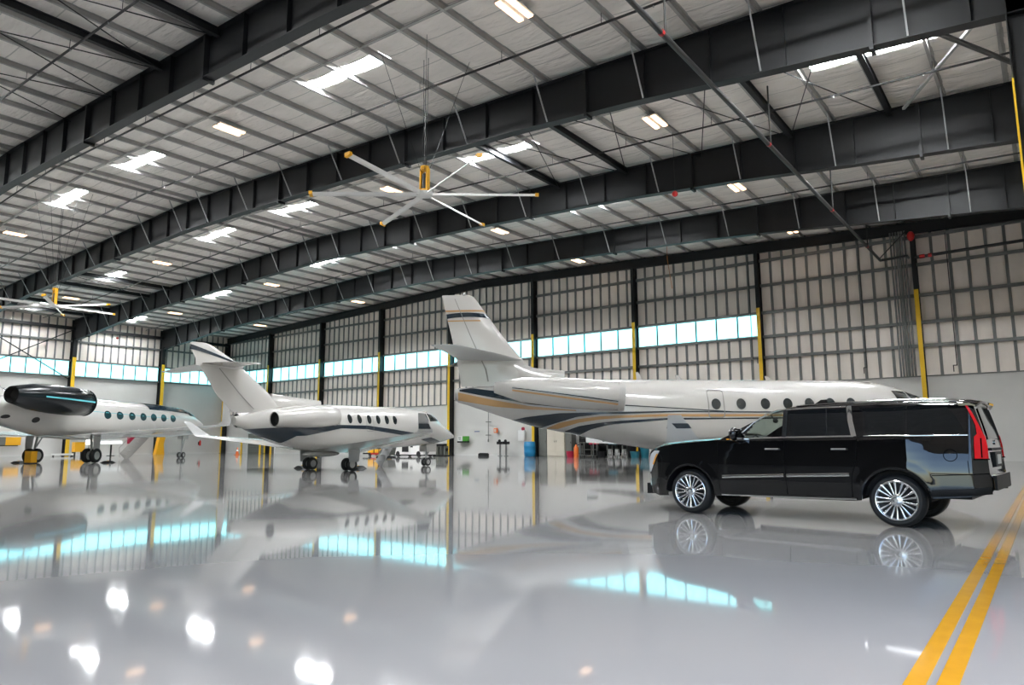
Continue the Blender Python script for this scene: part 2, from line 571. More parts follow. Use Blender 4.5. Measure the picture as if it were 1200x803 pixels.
for b in range(1, 5):
    yc = sky_y(b)
    for q, (sx, sl) in enumerate(SKY):
        r = tag(empty('skylight', (sx, yc, zroof(sx))), 'white glowing skylight %s, in the %s' % (posname[q], bayname[b]), 'skylight', 'roof skylights')
        sl_ = 0.038 if sx < RX else -0.038
        cuts = sorted([sx - sl / 2] + [x for x in PX if abs(x - sx) < sl / 2 - .1] + [sx + sl / 2])
        for a, c in zip(cuts, cuts[1:]):
            m = MB()
            A, C = a + .02 - sx, c - .02 - sx
            m.v = [(x, y, sl_ * x + z) for z in (.01, .06) for x, y in ((A, -.37), (C, -.37), (C, .37), (A, .37))]
            m.f = [(3, 2, 1, 0), (4, 5, 6, 7), (0, 1, 5, 4), (1, 2, 6, 5), (2, 3, 7, 6), (3, 0, 4, 7)]
            m.obj('panel', M['skyl'], r)

# ------------------------------------------------------------------ main frames
frname = ['frame over the camera', 'nearest black roof beam, crossing the upper left corner', 'second black roof beam, behind the ceiling fan', 'third black roof beam, before the two last bays', 'fourth black roof beam, nearest the end wall']
for j, y in enumerate(FR):
    rt = tag(empty('roof_beam', (0, 0, 0)), frname[j] + ', deep tapered steel' if j else 'deep tapered steel frame overhead at the doorway', 'beam', 'main roof frames', 'structure')
    xs = [XL + .6 + (XR - XL - .8) * i / 48 for i in range(49)]
    beam_shape(rt, y, xs, zbot, ztop, 0.42)
    # stiffeners: thin ones and the thick bolted splices
    for o in range(-17, 18):
        x = RX + o * 2.55
        if not XL + 1.5 < x < XR - 1.2: continue
        thick = o % 4 == 0 and o
        if thick:
            MB().box(x - .06, x + .06, y - .24, y + .24, zbot(x) - .12, ztop(x) - .02).obj('splice_plate', M['steel'], rt)
        else:
            MB().box(x - .012, x + .012, y - .2, y + .2, zbot(x) + .03, ztop(x) - .03).obj('stiffener', M['steel'], rt)
    if j > 1:
        for q, x in enumerate(PX):
            if q % 2: continue
            if not XL + 2 < x < XR - 2: continue
            MB().bar((x, y - 1.15, ztop(x) + .03), (x, y - .16, zbot(x) + .05), .048, .048).obj('flange_brace', M['rod'], rt)
    # columns at both ends
    for sx, fc in ((XL + 0.95, 'x'), (0.0, 'w')):
        if j == 0 and fc == 'w': continue
        if j == 1 and fc == 'w': sx = .78
        c = tag(empty('steel_column', (sx, y, 0), R(90) if fc == 'x' else R(-90)),
                ('far side wall column under the %s' % frname[j] if fc == 'x' else 'near side wall column under the %s' % frname[j]).replace(', crossing the upper left corner', ''), 'column', 'frame columns', 'structure')
        dp = 0.9
        zt = zbot(sx) + .3
        MB().box(-.02, .02, .03, dp, 0, ztop(sx)).obj('web', M['steel'], c)
        MB().box(-.2, .2, 0, .03, 11.1, zt).obj('front_flange', M['steel'], c)
        MB().box(-.2, .2, -.015, .035, 0, 11.1).obj('yellow_flange', M['yellow'], c)['label'] = 'yellow painted lower length of the front flange'
        MB().box(-.2, .2, dp - .03, dp, 0, ztop(sx)).obj('rear_flange', M['steel'], c)
        MB().box(-.3, .3, -.1, dp, 0, .03).obj('base_plate', M['steel'], c)

# strut beams along Y between frames and their rod bracing
strn = 0
def strut(x, y0, y1, label):
    r = tag(empty('roof_strut', (x, 0, 0)), label, 'beam', 'strut beams between roof frames', 'structure')
    z = ztop(x) - .16
    MB().box(-.015, .015, y0, y1, z - .13, z + .15).obj('web', M['steel'], r)
    MB().box(-.1, .1, y0, y1, z - .15, z - .13).obj('bottom_flange', M['steel'], r)
    MB().box(-.1, .1, y0, y1, z + .15, z + .165).obj('top_flange', M['steel'], r)
SX = [-84.0, -79.7, -71.0, -66.6, -21.7, -17.3, -8.6, -4.4]
for k, x in enumerate(SX):
    strut(x, FR[2] + .05, FR[3] - .05, 'black strut beam between second and third roof beams, %s from the near eave' % ORD[7 - k])
for k, x in enumerate((-66.6, -61.4, -27.3, -23.0)):
    strut(x, FR[0] + .05, FR[1] - .05, 'black strut beam reaching the nearest roof beam, %s from the near eave' % ORD[3 - k])
def rods(x0, x1, y0, y1, label, r=.022):
    g = tag(empty('brace_rods', ((x0 + x1) / 2, y0, 0)), label, 'brace', 'roof cross bracing', 'structure')
    for a, b in ((x0, x1), (x1, x0)):
        MB().cyl((a - (x0 + x1) / 2, .1, ztop(a) - .28), (b - (x0 + x1) / 2, y1 - y0 - .1, ztop(b) - .28), r, 6).obj('rod', M['steel'], g)
bx = [(-84.0, -79.7), (-71.0, -66.6), (-21.7, -17.3), (-17.3, -13.0), (-13.0, -8.6), (-8.6, -4.4)]
for k, (a, b) in enumerate(bx):
    rods(a, b, FR[2], FR[3], 'crossed thin brace rods under the third bay roof, %s pair from the near eave' % ORD[5 - k])
for k, (a, b) in enumerate(((-36, -31.6), (-31.6, -27.3), (-27.3, -23.0))):
    rods(a, b, FR[0], FR[1], 'crossed thin brace rods in the roof bay over the camera, %s pair from the near eave' % ORD[2 - k])
g = MB().bar((-3.8, FR[3] - .6, 15.3), (-0.4, 26.4, 15.35), .11, .11).obj('angle_brace', M['rod'])
tag(g, 'light steel angle brace crossing the roof bay near the right column', 'brace', kind='structure')

g = MB().cyl((-2.05, 25.6, 14.75), (.2, 30.0, 14.7), .09, 10).obj('drain_pipe', M['pipe'], smooth=True)
tag(g, 'thick black pipe slanting under the roof beside the yellow tipped right column', 'pipe')
# left wall eave strut and X bracing
es = MB().box(XL + .25, XL + .6, FR[0], YB - .5, 14.3, 14.65).obj('eave_beam', M['steel'])
tag(es, 'black eave beam along the top of the far side wall', 'beam', kind='structure')
xb = tag(empty('wall_brace', (XL + .5, FR[2], 0)), 'black crossed brace bars on the far side wall over the window band', 'brace', kind='structure')
MB().bar((0, .4, 8.6), (0, FR[3] - FR[2] - .3, 14.2), .1, .1).obj('bar', M['steel'], xb)
MB().bar((0.1, .4, 14.2), (0.1, FR[3] - FR[2] - .3, 8.6), .1, .1).obj('bar', M['steel'], xb)

# ------------------------------------------------------------------ lamps
LX = [-76.8, -58.6, -30.6, -13.2]
lampname = ['lowest on the far slope', 'highest on the far slope', 'highest on the near slope', 'lowest on the near slope']
LY = [17.6, 28.3, 38.9, 49.6]
for b, y in enumerate(LY):
    for k, x in enumerate(LX):
        z = ztop(x) - .22
        r = tag(empty('ceiling_lamp', (x, y, z)), 'warm twin tube lamp %s, in the %s' % (lampname[k], bayname[b + 1]), 'lamp', 'high bay lamps')
        MB().box(-.36, .36, -.68, .68, .05, .11).obj('housing', M['white'], r)
        for dx in (-.2, .2):
            MB().box(dx - .1, dx + .1, -.66, .66, 0, .05).obj('tube', M['tube'], r)
        for dy in (-.55, .55):
            MB().cyl((0, dy, .11), (0, dy, .4), .012, 6).obj('hanger', M['galv'], r)

# ------------------------------------------------------------------ sprinkler pipes
def pipe_run(y, x0, x1, label, r=.045, dz=.42):
    g = tag(empty('sprinkler_pipe', (0, y, 0)), label, 'pipe', 'black sprinkler pipes under the roof')
    n = 24
    pts = [(x0 + (x1 - x0) * i / n, 0, ztop(x0 + (x1 - x0) * i / n) - dz) for i in range(n + 1)]
    MB().tube(pts, r, 8).obj('pipe', M['pipe'], g, smooth=True)
    for x in PX[::2]:
        if x0 < x < x1:
            MB().cyl((x, 0, ztop(x) - dz), (x, 0, ztop(x)), .012, 5).obj('hanger', M['pipe'], g)
    for i in range(int((x1 - x0) / 3.2)):
        x = x0 + 1.5 + i * 3.2
        MB().cyl((x, 0, ztop(x) - dz), (x, 0, ztop(x) - dz - .09), .025, 6).obj('sprinkler_head', M['rod'], g)
for k, y in enumerate((9.7, 14.6, 19.7, 29.6, 40.8, 47.5)):
    pipe_run(y, XL + 1.5, XR - 1.0, 'thin black sprinkler pipe running across the roof, %s from the camera' % ORD[k])
mp = tag(empty('sprinkler_main'), 'thick black sprinkler main hanging below the right roof beams and turning to the end wall', 'pipe')
MB().tube([(-8.06, 9, 13.15), (-8.06, 51.2, 13.15), (-6.5, 51.2, 13.2), (-6.5, 51.9, 13.2)], .085, 10).obj('pipe', M['pipe'], mp, smooth=True)
for y in (18.2, 28.1, 38.4, 47.2):
    MB().cyl((-8.06, y, 13.15), (-8.06, y, ztop(-8.06)), .035, 6).obj('drop_pipe', M['pipe'], mp)
    MB().cyl((-8.06, y - .35, 13.15), (-8.06, y - .22, 13.15), .1, 8).obj('red_coupling', M['red'], mp)['label'] = 'red pipe coupling'
MB().bar((-8.06, 50.9, 13.2), (-6.6, 51.9, 15.0), .06, .06).obj('sway_brace', M['steel'], mp)
pr_ = tag(empty('wall_pipe', (0, 52.2, 0)), 'black fire main along the end wall at the right with red coupling', 'pipe')
MB().tube([(-6.2, 0, 13.25), (XR - .2, 0, 13.4)], .1, 10).obj('pipe', M['pipe'], pr_, smooth=True)
MB().cyl((-5.9, 0, 13.26), (-5.6, 0, 13.27), .13, 10).obj('red_coupling', M['red'], pr_)
MB().cyl((-5.4, 0, 13.27), (-5.2, 0, 13.27), .13, 10).obj('red_coupling', M['red'], pr_)
bell = tag(empty('alarm_bell', (-6.25, 51.72, 14.6)), 'red round fire bell on the column above the pipe elbow', 'alarm bell')
MB().ball((0, 0, 0), .28, 14, 8, (.8, .55, 1.2)).obj('gong', M['red'], bell, smooth=True)
MB().box(-.1, .1, .05, .2, -.15, .15).obj('bracket', M['steel'], bell)
for k in range(6):
    x = -7.55 + k * .17
    o = MB().tube([(x, 52.35, dado_top(0) + .02), (x, 52.35, 15.2)], .055, 8).obj('conduit_pipe', M['galv'], smooth=True)
    tag(o, 'grey vertical conduit on the end wall, %s of six from the left' % ORD[k], 'conduit', 'bundle of six wall conduits')
for k, (x, z0, z1) in enumerate(((-17.3, 7.0, 15.2), (-9.6, 5.8, 14.9), (-4.4, 5.6, 14.7))):
    o = MB().tube([(x, 52.58, z1), (x, 52.58, z0 + .4), (x + (.35 if k == 0 else -.2), 52.58, z0 + .4), (x + (.35 if k == 0 else -.2), 52.58, z0)], .03, 6).obj('drop_cable', M['pipe'], smooth=True)
    tag(o, ('thin dark cable dropping beside the seventh end wall window', 'thin dark cable dropping left of the conduit bundle', 'thin dark cable dropping right of the yellow end column')[k], 'cable', 'wall drop cables')
o = MB().tube([(-20.2, 44.5, ztop(-20.2) + .2), (-20.2, 44.5, 13.8), (-20.1, 44.9, 11.8)], .018, 6).obj('pull_cord', mat('orange_cord', (.55, .2, .04), .6))
tag(o, 'thin orange cord hanging below the fourth roof beam', 'cord')
for k, (x, y, z) in enumerate(((-13.2, 30.2, 12.9), (-81.5, 35, 12.9))):
    r = tag(empty('sprinkler_bell', (x, y, z)), ('small red round fitting hanging under the third bay roof', 'small red round fitting hanging near the far side wall')[k], 'alarm fitting')
    MB().ball((0, 0, 0), .14, 12, 8).obj('body', M['red'], r, smooth=True)
    MB().cyl((0, 0, .1), (0, 0, ztop(x) - z), .012, 5).obj('cord', M['pipe'], r)

# ------------------------------------------------------------------ ceiling fans
def fan(loc, rad, a0, label):
    r = tag(empty('ceiling_fan', loc), label, 'ceiling fan', 'giant ceiling fans')
    zt = ztop(loc[0]) - loc[2]
    MB().cyl((0, 0, -.06), (0, 0, .06), .32, 20).obj('hub', M['blade'], r, smooth=True)
    MB().cyl((0, 0, .06), (0, 0, .18), .16, 16).cyl((0, 0, .95), (0, 0, 1.1), .17, 12).box(-.2, -.13, -.08, .08, .1, 1.0).box(.13, .2, -.08, .08, .1, 1.0).obj('motor_frame', M['amber'], r)
    MB().cyl((0, 0, .18), (0, 0, .8), .1, 12).obj('motor', M['pipe'], r)
    MB().cyl((-.08, 0, 1.05), (-.12, 0, zt), .012, 6).cyl((.08, 0, 1.05), (.12, 0, zt), .012, 6).obj('drop_rods', M['steel'], r)
    for k in range(4):
        a = R(45 + 90 * k)
        MB().cyl((.15 * math.cos(a), .15 * math.sin(a), .9), (1.7 * math.cos(a), 1.7 * math.sin(a), zt), .008, 4).obj('guy_wire', M['steel'], r)
    for k in range(6):
        a = R(a0 + 60 * k)
        c, s = math.cos(a), math.sin(a)
        P = []
        for t, wd in ((.2, .06), (.5, .085), (rad - .12, .07)):
            row = []
            for u, hgt in ((-1, -.07), (-.3, .02), (.4, .06), (1, .05), (.4, -.02), (-.3, -.06), (-1, -.07)):
                row.append((c * t - s * u * wd, s * t + c * u * wd, hgt))
            P.append(row)
        b = MB().grid(P).obj('blade', M['blade'], r, smooth=True)
        t0, t1 = rad - .13, rad
        MB().add([(c * t - s * u, s * t + c * u, z) for t in (t0, t1) for u, z in ((-.11, -.09), (.11, -.03), (.11, .08), (-.11, .04))],
                 [(3, 2, 1, 0), (4, 5, 6, 7), (0, 1, 5, 4), (1, 2, 6, 5), (2, 3, 7, 6), (3, 0, 4, 7)]).obj('blade_tip', M['amber'], b)['label'] = 'yellow blade tip'
fan((-18.2, 18.5, 10.65), 4.35, 39, 'six bladed giant ceiling fan with yellow motor, in front of the second roof beam')
fan((-48.3, 16.9, 9.75), 3.6, 32, 'six bladed giant ceiling fan at the far left, over the parked jet')

# ------------------------------------------------------------------ aircraft (local frame: x = starboard, y = forward, s = distance aft of the nose)
M['paint'] = mat('gloss_white_paint', (0.50, 0.485, 0.465), 0.22, coat=0.5)
M['navy'] = mat('gloss_navy_paint', (0.006, 0.018, 0.032), 0.15, coat=0.6)
M['gold'] = mat('gloss_bronze_paint', (0.46, 0.27, 0.12), 0.22, coat=0.5)
M['greyp'] = mat('grey_boot_paint', (0.42, 0.41, 0.40), 0.4)
M['lightgrey'] = mat('light_grey_paint', (0.44, 0.445, 0.45), 0.25, coat=0.4)
M['black'] = mat('gloss_black_paint', (0.006, 0.008, 0.010), 0.2, coat=0.0, spec=0.3)
M['jetglass'] = mat('dark_cabin_glass', (0.015, 0.02, 0.022), 0.08)
M['tealglass'] = mat('teal_cabin_glass', (0.008, 0.032, 0.038), 0.12, spec=0.3)
M['chrome'] = mat('polished_metal', (0.75, 0.75, 0.75), 0.12, metal=1.0)
M['line'] = mat('panel_line_grey', (0.22, 0.21, 0.20), 0.5)
M['cyan'] = mat('cyan_pinstripe', (0.10, 0.42, 0.50), 0.2, coat=0.4)
M['strut'] = mat('gear_strut_grey', (0.32, 0.33, 0.33), 0.4, metal=0.3)
M['wheelm'] = mat('wheel_hub_grey', (0.48, 0.48, 0.47), 0.35, metal=0.3)

class Loft:
    """fuselage body from a top line, a bottom line and a half width, all along s"""
    def __init__(s, top, bot, hw, n=2.1):
        s.top, s.bot, s.hw, s.n = top, bot, hw, n
    def sm(s, t, pts):
        # smooth the polyline a little
        e = 0.35
        return (interp(t - e, pts) + 2 * interp(t, pts) + interp(t + e, pts)) / 4
    def sec(s, t):
        a, b, w = s.sm(t, s.top), s.sm(t, s.bot), s.sm(t, s.hw)
        return (a + b) / 2, (a - b) / 2, w
    def pt(s, t, z, side, off=0.0):
        zc, h, w = s.sec(t)
        k = max(-0.999, min(0.999, (z - zc) / h))
        y = w * (1 - abs(k) ** s.n) ** (1 / s.n)
        # outward direction in the section plane
        ny, nz = (abs(y) / w) ** (s.n - 1) / w, math.copysign(abs(k) ** (s.n - 1), k) / h
        l = math.hypot(ny, nz)
        return Vector((side * (y + off * ny / l), -t, zc + k * h + off * nz / l))
    def mesh(s, s0, s1, step=0.1, seg=72):
        m = MB()
        N = max(4, int((s1 - s0) / step))
        rows = []
        for i in range(N + 1):
            f = i / N
            t = s0 + (s1 - s0) * (f if s0 > 3 else (f ** 1.35))
            zc, h, w = s.sec(t)
            row = []
            for k in range(seg + 1):
                a = 2 * math.pi * k / seg
                c, d = math.cos(a), math.sin(a)
                row.append((w * math.copysign(abs(c) ** (2 / s.n), c), -t, zc + h * math.copysign(abs(d) ** (2 / s.n), d)))
            rows.append(row)
        m.grid(rows)
        m.f.append(tuple(range(seg)))
        b = N * (seg + 1)
        m.f.append(tuple(b + k for k in range(seg - 1, -1, -1)))
        return m
    def band(s, hi, lo, side, off=0.016, step=0.1, rows=7):
        """painted band between two (s, z) lines"""
        s0 = max(min(p[0] for p in hi), min(p[0] for p in lo))
        s1 = min(max(p[0] for p in hi), max(p[0] for p in lo))
        hi, lo = sorted(hi), sorted(lo)
        N = max(2, int((s1 - s0) / step))
        P = []
        for i in range(N + 1):
            t = s0 + (s1 - s0) * i / N
            a, b = interp(t, hi), interp(t, lo)
            if a - b < 0.012: a, b = (a + b) / 2 + .006, (a + b) / 2 - .006
            P.append([s.pt(t, b + (a - b) * j / (rows - 1), side, off) for j in range(rows)])
        return MB().grid(P, side < 0)
    def line(s, pts, wd, side, off=0.018):
        return s.band([(a, b + wd / 2) for a, b in pts], [(a, b - wd / 2) for a, b in pts], side, off, rows=3)
    def oval(s, t, z, rw, rh, side, off=0.012, n=14):
        m = MB()
        V = [s.pt(t, z, side, off)] + [s.pt(t + rw * math.cos(2 * math.pi * k / n), z + rh * math.sin(2 * math.pi * k / n), side, off) for k in range(n)]
        return m.add(V, [((0, 1 + k, 1 + (k + 1) % n) if side < 0 else (0, 1 + (k + 1) % n, 1 + k)) for k in range(n)])
    def ring(s, pts, wd, side, off=0.022):
        """closed outline stroke through (s, z) points"""
        m = MB()
        dn = []
        for (a, b), (c_, d) in zip(pts, pts[1:] + pts[:1]):
            k = max(1, int(math.hypot(c_ - a, d - b) / .06))
            dn += [(a + (c_ - a) * i / k, b + (d - b) * i / k) for i in range(k)]
        pts = dn
        n = len(pts)
        c = (sum(p[0] for p in pts) / n, sum(p[1] for p in pts) / n)
        A = [s.pt(*p, side, off) for p in pts]
        B = []
        for p in pts:
            dx, dz = p[0] - c[0], p[1] - c[1]
            l = math.hypot(dx, dz)
            B.append(s.pt(p[0] - dx / l * wd * 1.3, p[1] - dz / l * wd * 1.3, side, off))
        return m.add(A + B, [(i, (i + 1) % n, n + (i + 1) % n, n + i) for i in range(n)])
    def poly(s, quad, side, off=0.013, n=6):
        """curved patch over a quad of (s, z) corners: a b on top, d c below"""
        a, b, c, d = quad
        P = []
        for i in range(n + 1):
            u = i / n
            P.append([s.pt((a[0] + (b[0] - a[0]) * u) * (1 - v) + (d[0] + (c[0] - d[0]) * u) * v, (a[1] + (b[1] - a[1]) * u) * (1 - v) + (d[1] + (c[1] - d[1]) * u) * v, side, off) for v in (0, .25, .5, .75, 1)])
        return MB().grid(P)

def rrect(s0, s1, z0, z1, r=0.1, n=4):
    P = []
    for cx, cz, a0 in ((s1 - r, z1 - r, 0), (s0 + r, z1 - r, 90), (s0 + r, z0 + r, 180), (s1 - r, z0 + r, 270)):
        for k in range(n + 1):
            a = R(a0 + 90 * k / n)
            P.append((cx + r * math.cos(a), cz + r * math.sin(a)))
    return P

AF = [(0, 0), (.02, .16), (.08, .33), (.2, .47), (.35, .5), (.55, .42), (.8, .2), (1, .02)]
def foil(stations, span='x', cap=True):
    """lifting surface through stations (x, s_le, z, chord, thickness); thickness is vertical for wings, sideways for fins.
    a station may carry a sixth value: how far its thickness leans from vertical to sideways"""
    m = MB()
    rows = []
    for st in stations:
        x, sl, z, ch, th = st[:5]
        lean = st[5] if len(st) > 5 else (0 if span == 'x' else 1)
        ring = [(c, t * th) for c, t in AF] + [(c, -t * th * .8) for c, t in AF[-1:0:-1]]
        rows.append([(x + t * lean, -(sl + c * ch), z + t * (1 - lean)) for c, t in ring] )
        rows[-1].append(rows[-1][0])
    m.grid(rows)
    k = len(rows[0]) - 1
    if cap:
        m.f.append(tuple(range(k)))
        b = (len(rows) - 1) * (k + 1)
        m.f.append(tuple(b + i for i in range(k - 1, -1, -1)))
    return m

def wheel(name, parent, x, s, r, wd, two=0.0):
    """aircraft wheel(s) as a tyre with a hub"""
    for dx in ((-two, two) if two else (0,)):
        h = wd / 2
        t = MB().rev([(-h * .7, r * .55), (-h, r * .68), (-h, r * .85), (-h * .6, r * .98), (0, r), (h * .6, r * .98), (h, r * .85), (h, r * .68), (h * .7, r * .55), (-h * .7, r * .55)], (x + dx, -s, r), (1, 0, 0), 24).obj('tyre', M['rubber'], parent, smooth=True)
        MB().rev([(-h * .55, .001), (-h * .6, r * .2), (-h * .75, r * .5), (-h * .7, r * .58), (h * .7, r * .58), (h * .75, r * .5), (h * .6, r * .2), (h * .55, .001)], (x + dx, -s, r), (1, 0, 0), 20).obj('wheel_hub', M['wheelm'], t, smooth=True)

def main_gear(root, x, s, zt, r, wd, two, lean=0.0, door=True):
    g = MB().cyl((x, -s, r), (x + lean, -s + .1, zt), .075, 10).cyl((x - two - .05, -s, r), (x + two + .05, -s, r), .06, 8).bar((x, -s, r + .25), (x + lean * .5, -s + .75, zt), .06, .06).obj('main_gear', M['strut'], root, smooth=True)
    wheel('wheel', g, x, s, r, wd, two)
    if door:
        sg = 1 if x > 0 else -1
        MB().add([(x + sg * .32, -s + .4, zt + .05), (x + sg * .32, -s - .4, zt + .05), (x + sg * .36, -s - .3, r * 1.35), (x + sg * .36, -s + .25, r * 1.35),
                  (x + sg * .34, -s + .4, zt + .05), (x + sg * .34, -s - .4, zt + .05), (x + sg * .38, -s - .3, r * 1.35), (x + sg * .38, -s + .25, r * 1.35)],
                 [(0, 1, 2, 3), (7, 6, 5, 4), (0, 4, 5, 1), (1, 5, 6, 2), (2, 6, 7, 3), (3, 7, 4, 0)]).obj('gear_door', M['lightgrey'], g)
def nose_gear(root, s, zt, r, wd, two, mtl='strut'):
    g = MB().cyl((0, -s, r), (0, -s + .08, zt), .06, 10).cyl((-two, -s, r), (two, -s, r), .045, 8).bar((0, -s, r + .3), (0, -s + .6, zt), .05, .05).obj('nose_gear', M[mtl], root, smooth=True)
    wheel('wheel', g, 0, s, r, wd, two)
    for sg in (-1, 1):
        MB().box(sg * .26, sg * .28, -s - .25, -s + .55, zt - .42, zt + .1).obj('gear_door', M['paint'], g)

def nacelle(root, x, zc, s0, s1, r, m, name='engine', lipm='greyp', rexit=.62, drop=0.0, dx=0.0, lipw=.06):
    L = s1 - s0
    prof = [(.02, r * .78), (0, r * .86), (.06, r * .93), (.25 * L, r * 1.02), (.5 * L, r), (.78 * L, r * .86), (L, r * rexit), (L, r * rexit * .92), (L * .85, r * rexit * .9), (L * .85, .001)]
    e = empty(name, (x, -s0, zc))
    e.parent = root
    ax = (dx, -1, drop)
    b = MB().rev(prof, (0, 0, 0), ax, 36).obj('cowling', m, e, smooth=True, angle=50)
    MB().rev([(lipw, r * (.955 if lipw < .1 else 1.022)), (.06, r * .945), (-.02, r * .90), (-.03, r * .85), (.02, r * .77), (.12, r * .76)], (0, 0, 0), ax, 36).obj('intake_lip', M[lipm], e, smooth=True)['label'] = 'bare metal intake lip'
    f = MB().rev([(.4, r * .78), (.4, .12), (.25, .001)], (0, 0, 0), ax, 30).rev([(.1, r * .76), (.42, r * .8)], (0, 0, 0), ax, 30).obj('fan_face', M['dark'], e, smooth=True)
    q = MB().rev([(L * .992, r * rexit * .925), (L * .93, r * rexit * .85), (L * .90, .001)], (0, 0, 0), ax, 24).obj('exhaust_cone', M['dark'], e, smooth=True)
    return e

# ---- three engined jet behind the car: navy and bronze stripes
def trijet():
    root = tag(empty('business_jet', (-2.462, 33.666, 0), -0.9213), 'large white jet behind the black car with navy and bronze stripes and mid-mounted tailplane', 'jet')
    top = [(0, 1.98), (.5, 2.3), (1.2, 2.58), (2.2, 3.02), (2.97, 3.33), (3.9, 3.6), (5.2, 3.68), (10, 3.72), (14, 3.76), (16.3, 3.74), (18, 3.62), (20, 3.48), (20.6, 3.45)]
    bot = [(0, 1.9), (.5, 1.6), (1.5, 1.32), (3, 1.12), (6, 1.05), (10, 1.0), (12.5, .92), (14.3, 1.21), (15.7, 1.52), (17.4, 1.87), (18.7, 2.25), (20.6, 2.9)]
    hw = [(0, .05), (.5, .45), (1.5, .82), (2.5, 1.03), (4, 1.22), (5, 1.25), (12.5, 1.25), (14, 1.2), (16, 1.0), (18, .72), (19.5, .48), (20.6, .3)]
    L = Loft(top, bot, hw)
    L.mesh(0, 20.58).obj('fuselage', M['paint'], root, smooth=True, angle=60)
    MB().rev([(0, .25), (.12, .24), (.02, .2), (-.3, .001)], (0, -20.58, 3.17), (0, -1, 0), 20).obj('exhaust_nozzle', M['greyp'], root, smooth=True)
    # fin with the forward dorsal intake fairing
    foil([(0, 17.45, 3.5, 3.0, .34), (0, 17.6, 4.15, 2.95, .30), (0, 18.68, 5.42, 2.15, .24), (0, 19.95, 7.18, 1.3, .16), (0, 20.15, 7.26, 1.1, .10)], 'z').obj('fin', M['paint'], root, smooth=True, angle=50)
    MB().grid([[(x, -s_, z) for x, z in ((-w_, 3.6), (-w_, zt_ - .12), (-w_ * .6, zt_), (w_ * .6, zt_), (w_, zt_ - .12), (w_, 3.6))] for s_, w_, zt_ in ((16.3, .26, 4.12), (16.9, .25, 4.17), (17.5, .2, 4.24), (18.2, .14, 4.5), (18.9, .1, 4.7))]).add([(-.26, -16.3, 3.6), (-.26, -16.3, 4.0), (-.15, -16.3, 4.12), (.15, -16.3, 4.12), (.26, -16.3, 4.0), (.26, -16.3, 3.6)], [(0, 1, 2, 3, 4, 5)]).obj('dorsal_fairing', M['paint'], root, smooth=True, angle=40)
    MB().ball((0, -20.35, 7.27), .09, 8, 6).obj('beacon', M['lightgrey'], root, smooth=True)
    # rudder hinge line, fin stripes, as thin plates hugging both faces of the fin
    def finhalf(z):   # half thickness estimate and chord span at a height
        c = interp(z, [(3.5, 3.0), (4.15, 2.95), (5.42, 2.15), (7.18, 1.3)])
        le = interp(z, [(3.5, 17.45), (4.15, 17.6), (5.42, 18.68), (7.18, 19.95)])
        t = interp(z, [(3.5, .34), (4.15, .30), (5.42, .24), (7.18, .16)])
        return le, c, t
    def finpt(f, z, sg, off=.012):
        le, c, t = finhalf(z)
        th = interp(f, AF) * t * (1 if sg > 0 else .8)
        return (sg * (th + off), -(le + f * c), z)
    def finband(z0, z1, f0, f1, m, nm, lab=None, slope=0.0):
        for sg in (1, -1):
            P = []
            for i in range(13):
                f = f0 + (f1 - f0) * (i / 12) ** 2
                P.append([finpt(f, z0 + slope * f * (f - 1), sg), finpt(f, z1 + slope * f * (f - 1), sg)])
            o = MB().grid(P).obj(nm, M[m], root)
            if lab: o['label'] = lab
    finband(6.28, 6.46, .0, 1, 'navy', 'fin_stripe', 'navy stripe across the fin', -.25)
    finband(6.56, 6.63, .0, 1, 'gold', 'fin_stripe', 'thin bronze stripe across the fin')
    finband(6.16, 6.21, .25, 1, 'gold', 'fin_stripe', 'lower thin bronze stripe on the fin')
    for sg in (1, -1):
        MB().grid([[finpt(.615, z, sg), finpt(.635, z, sg)] for z in [3.7 + 3.4 * i / 14 for i in range(15)]]).obj('rudder_gap', M['line'], root)
    # tailplane halves, drooping
    for sg in (1, -1):
        foil([(sg * .05, 18.0, 4.58, 2.55, .13), (sg * 1.6, 19.0, 4.66, 1.85, .10), (sg * 3.5, 20.3, 4.72, 1.0, .05), (sg * 3.62, 20.5, 4.72, .7, .03)]).obj('tailplane', M['lightgrey'], root, smooth=True, angle=50)
        e = nacelle(root, sg * 1.82, 2.96, 14.2, 19.1, .56, M['paint'], rexit=.36, drop=.08, dx=-sg * .07, lipw=.22)
        for a0, w_a, m_, lab in ((112, 4, 'navy', 'thin navy line along the engine cowling'), (122, 7, 'gold', 'bronze line along the engine cowling')):
            P = []
            for t, r_ in ((.3, .572), (1.0, .571), (2.0, .562), (2.8, .54), (3.4, .51), (3.82, .485), (4.2, .43)):
                aa = a0 - t * 6
                P.append([(sg * ((r_ + .03) * math.sin(R(a)) - .07 * t), -t, (r_ + .03) * math.cos(R(a)) + .08 * t) for a in (aa, aa + w_a / 2, aa + w_a)])
            MB().grid(P).obj('cowling_stripe', M[m_], e)['label'] = lab
        MB().grid([[(sg * .7, -s_, 2.95 + z) for z in (-.12, .12)] + [(sg * 1.5, -s_, 2.95 + z) for z in (.12, -.12)] + [(sg * .7, -s_, 2.83)] for s_ in (14.9, 15.6, 16.8, 17.6)]).obj('pylon', M['paint'], root, smooth=True, angle=40)
        # wings and winglets
        w_ = foil([(sg * 1.0, 8.3, 1.12, 4.6, .5), (sg * 3.0, 9.6, 1.16, 3.3, .34), (sg * 9.6, 13.25, 1.24, 1.2, .1), (sg * 9.95, 13.5, 1.27, .95, .07)]).obj('wing', M['paint'], root, smooth=True, angle=50)
        wl_ = foil([(sg * 9.9, 13.5, 1.26, .95, .06, .7), (sg * 10.05, 13.66, 1.4, .78, .045, .95), (sg * 10.2, 14.08, 1.96, .34, .03, .95)]).obj('winglet', M['lightgrey'], w_, smooth=True, angle=50)
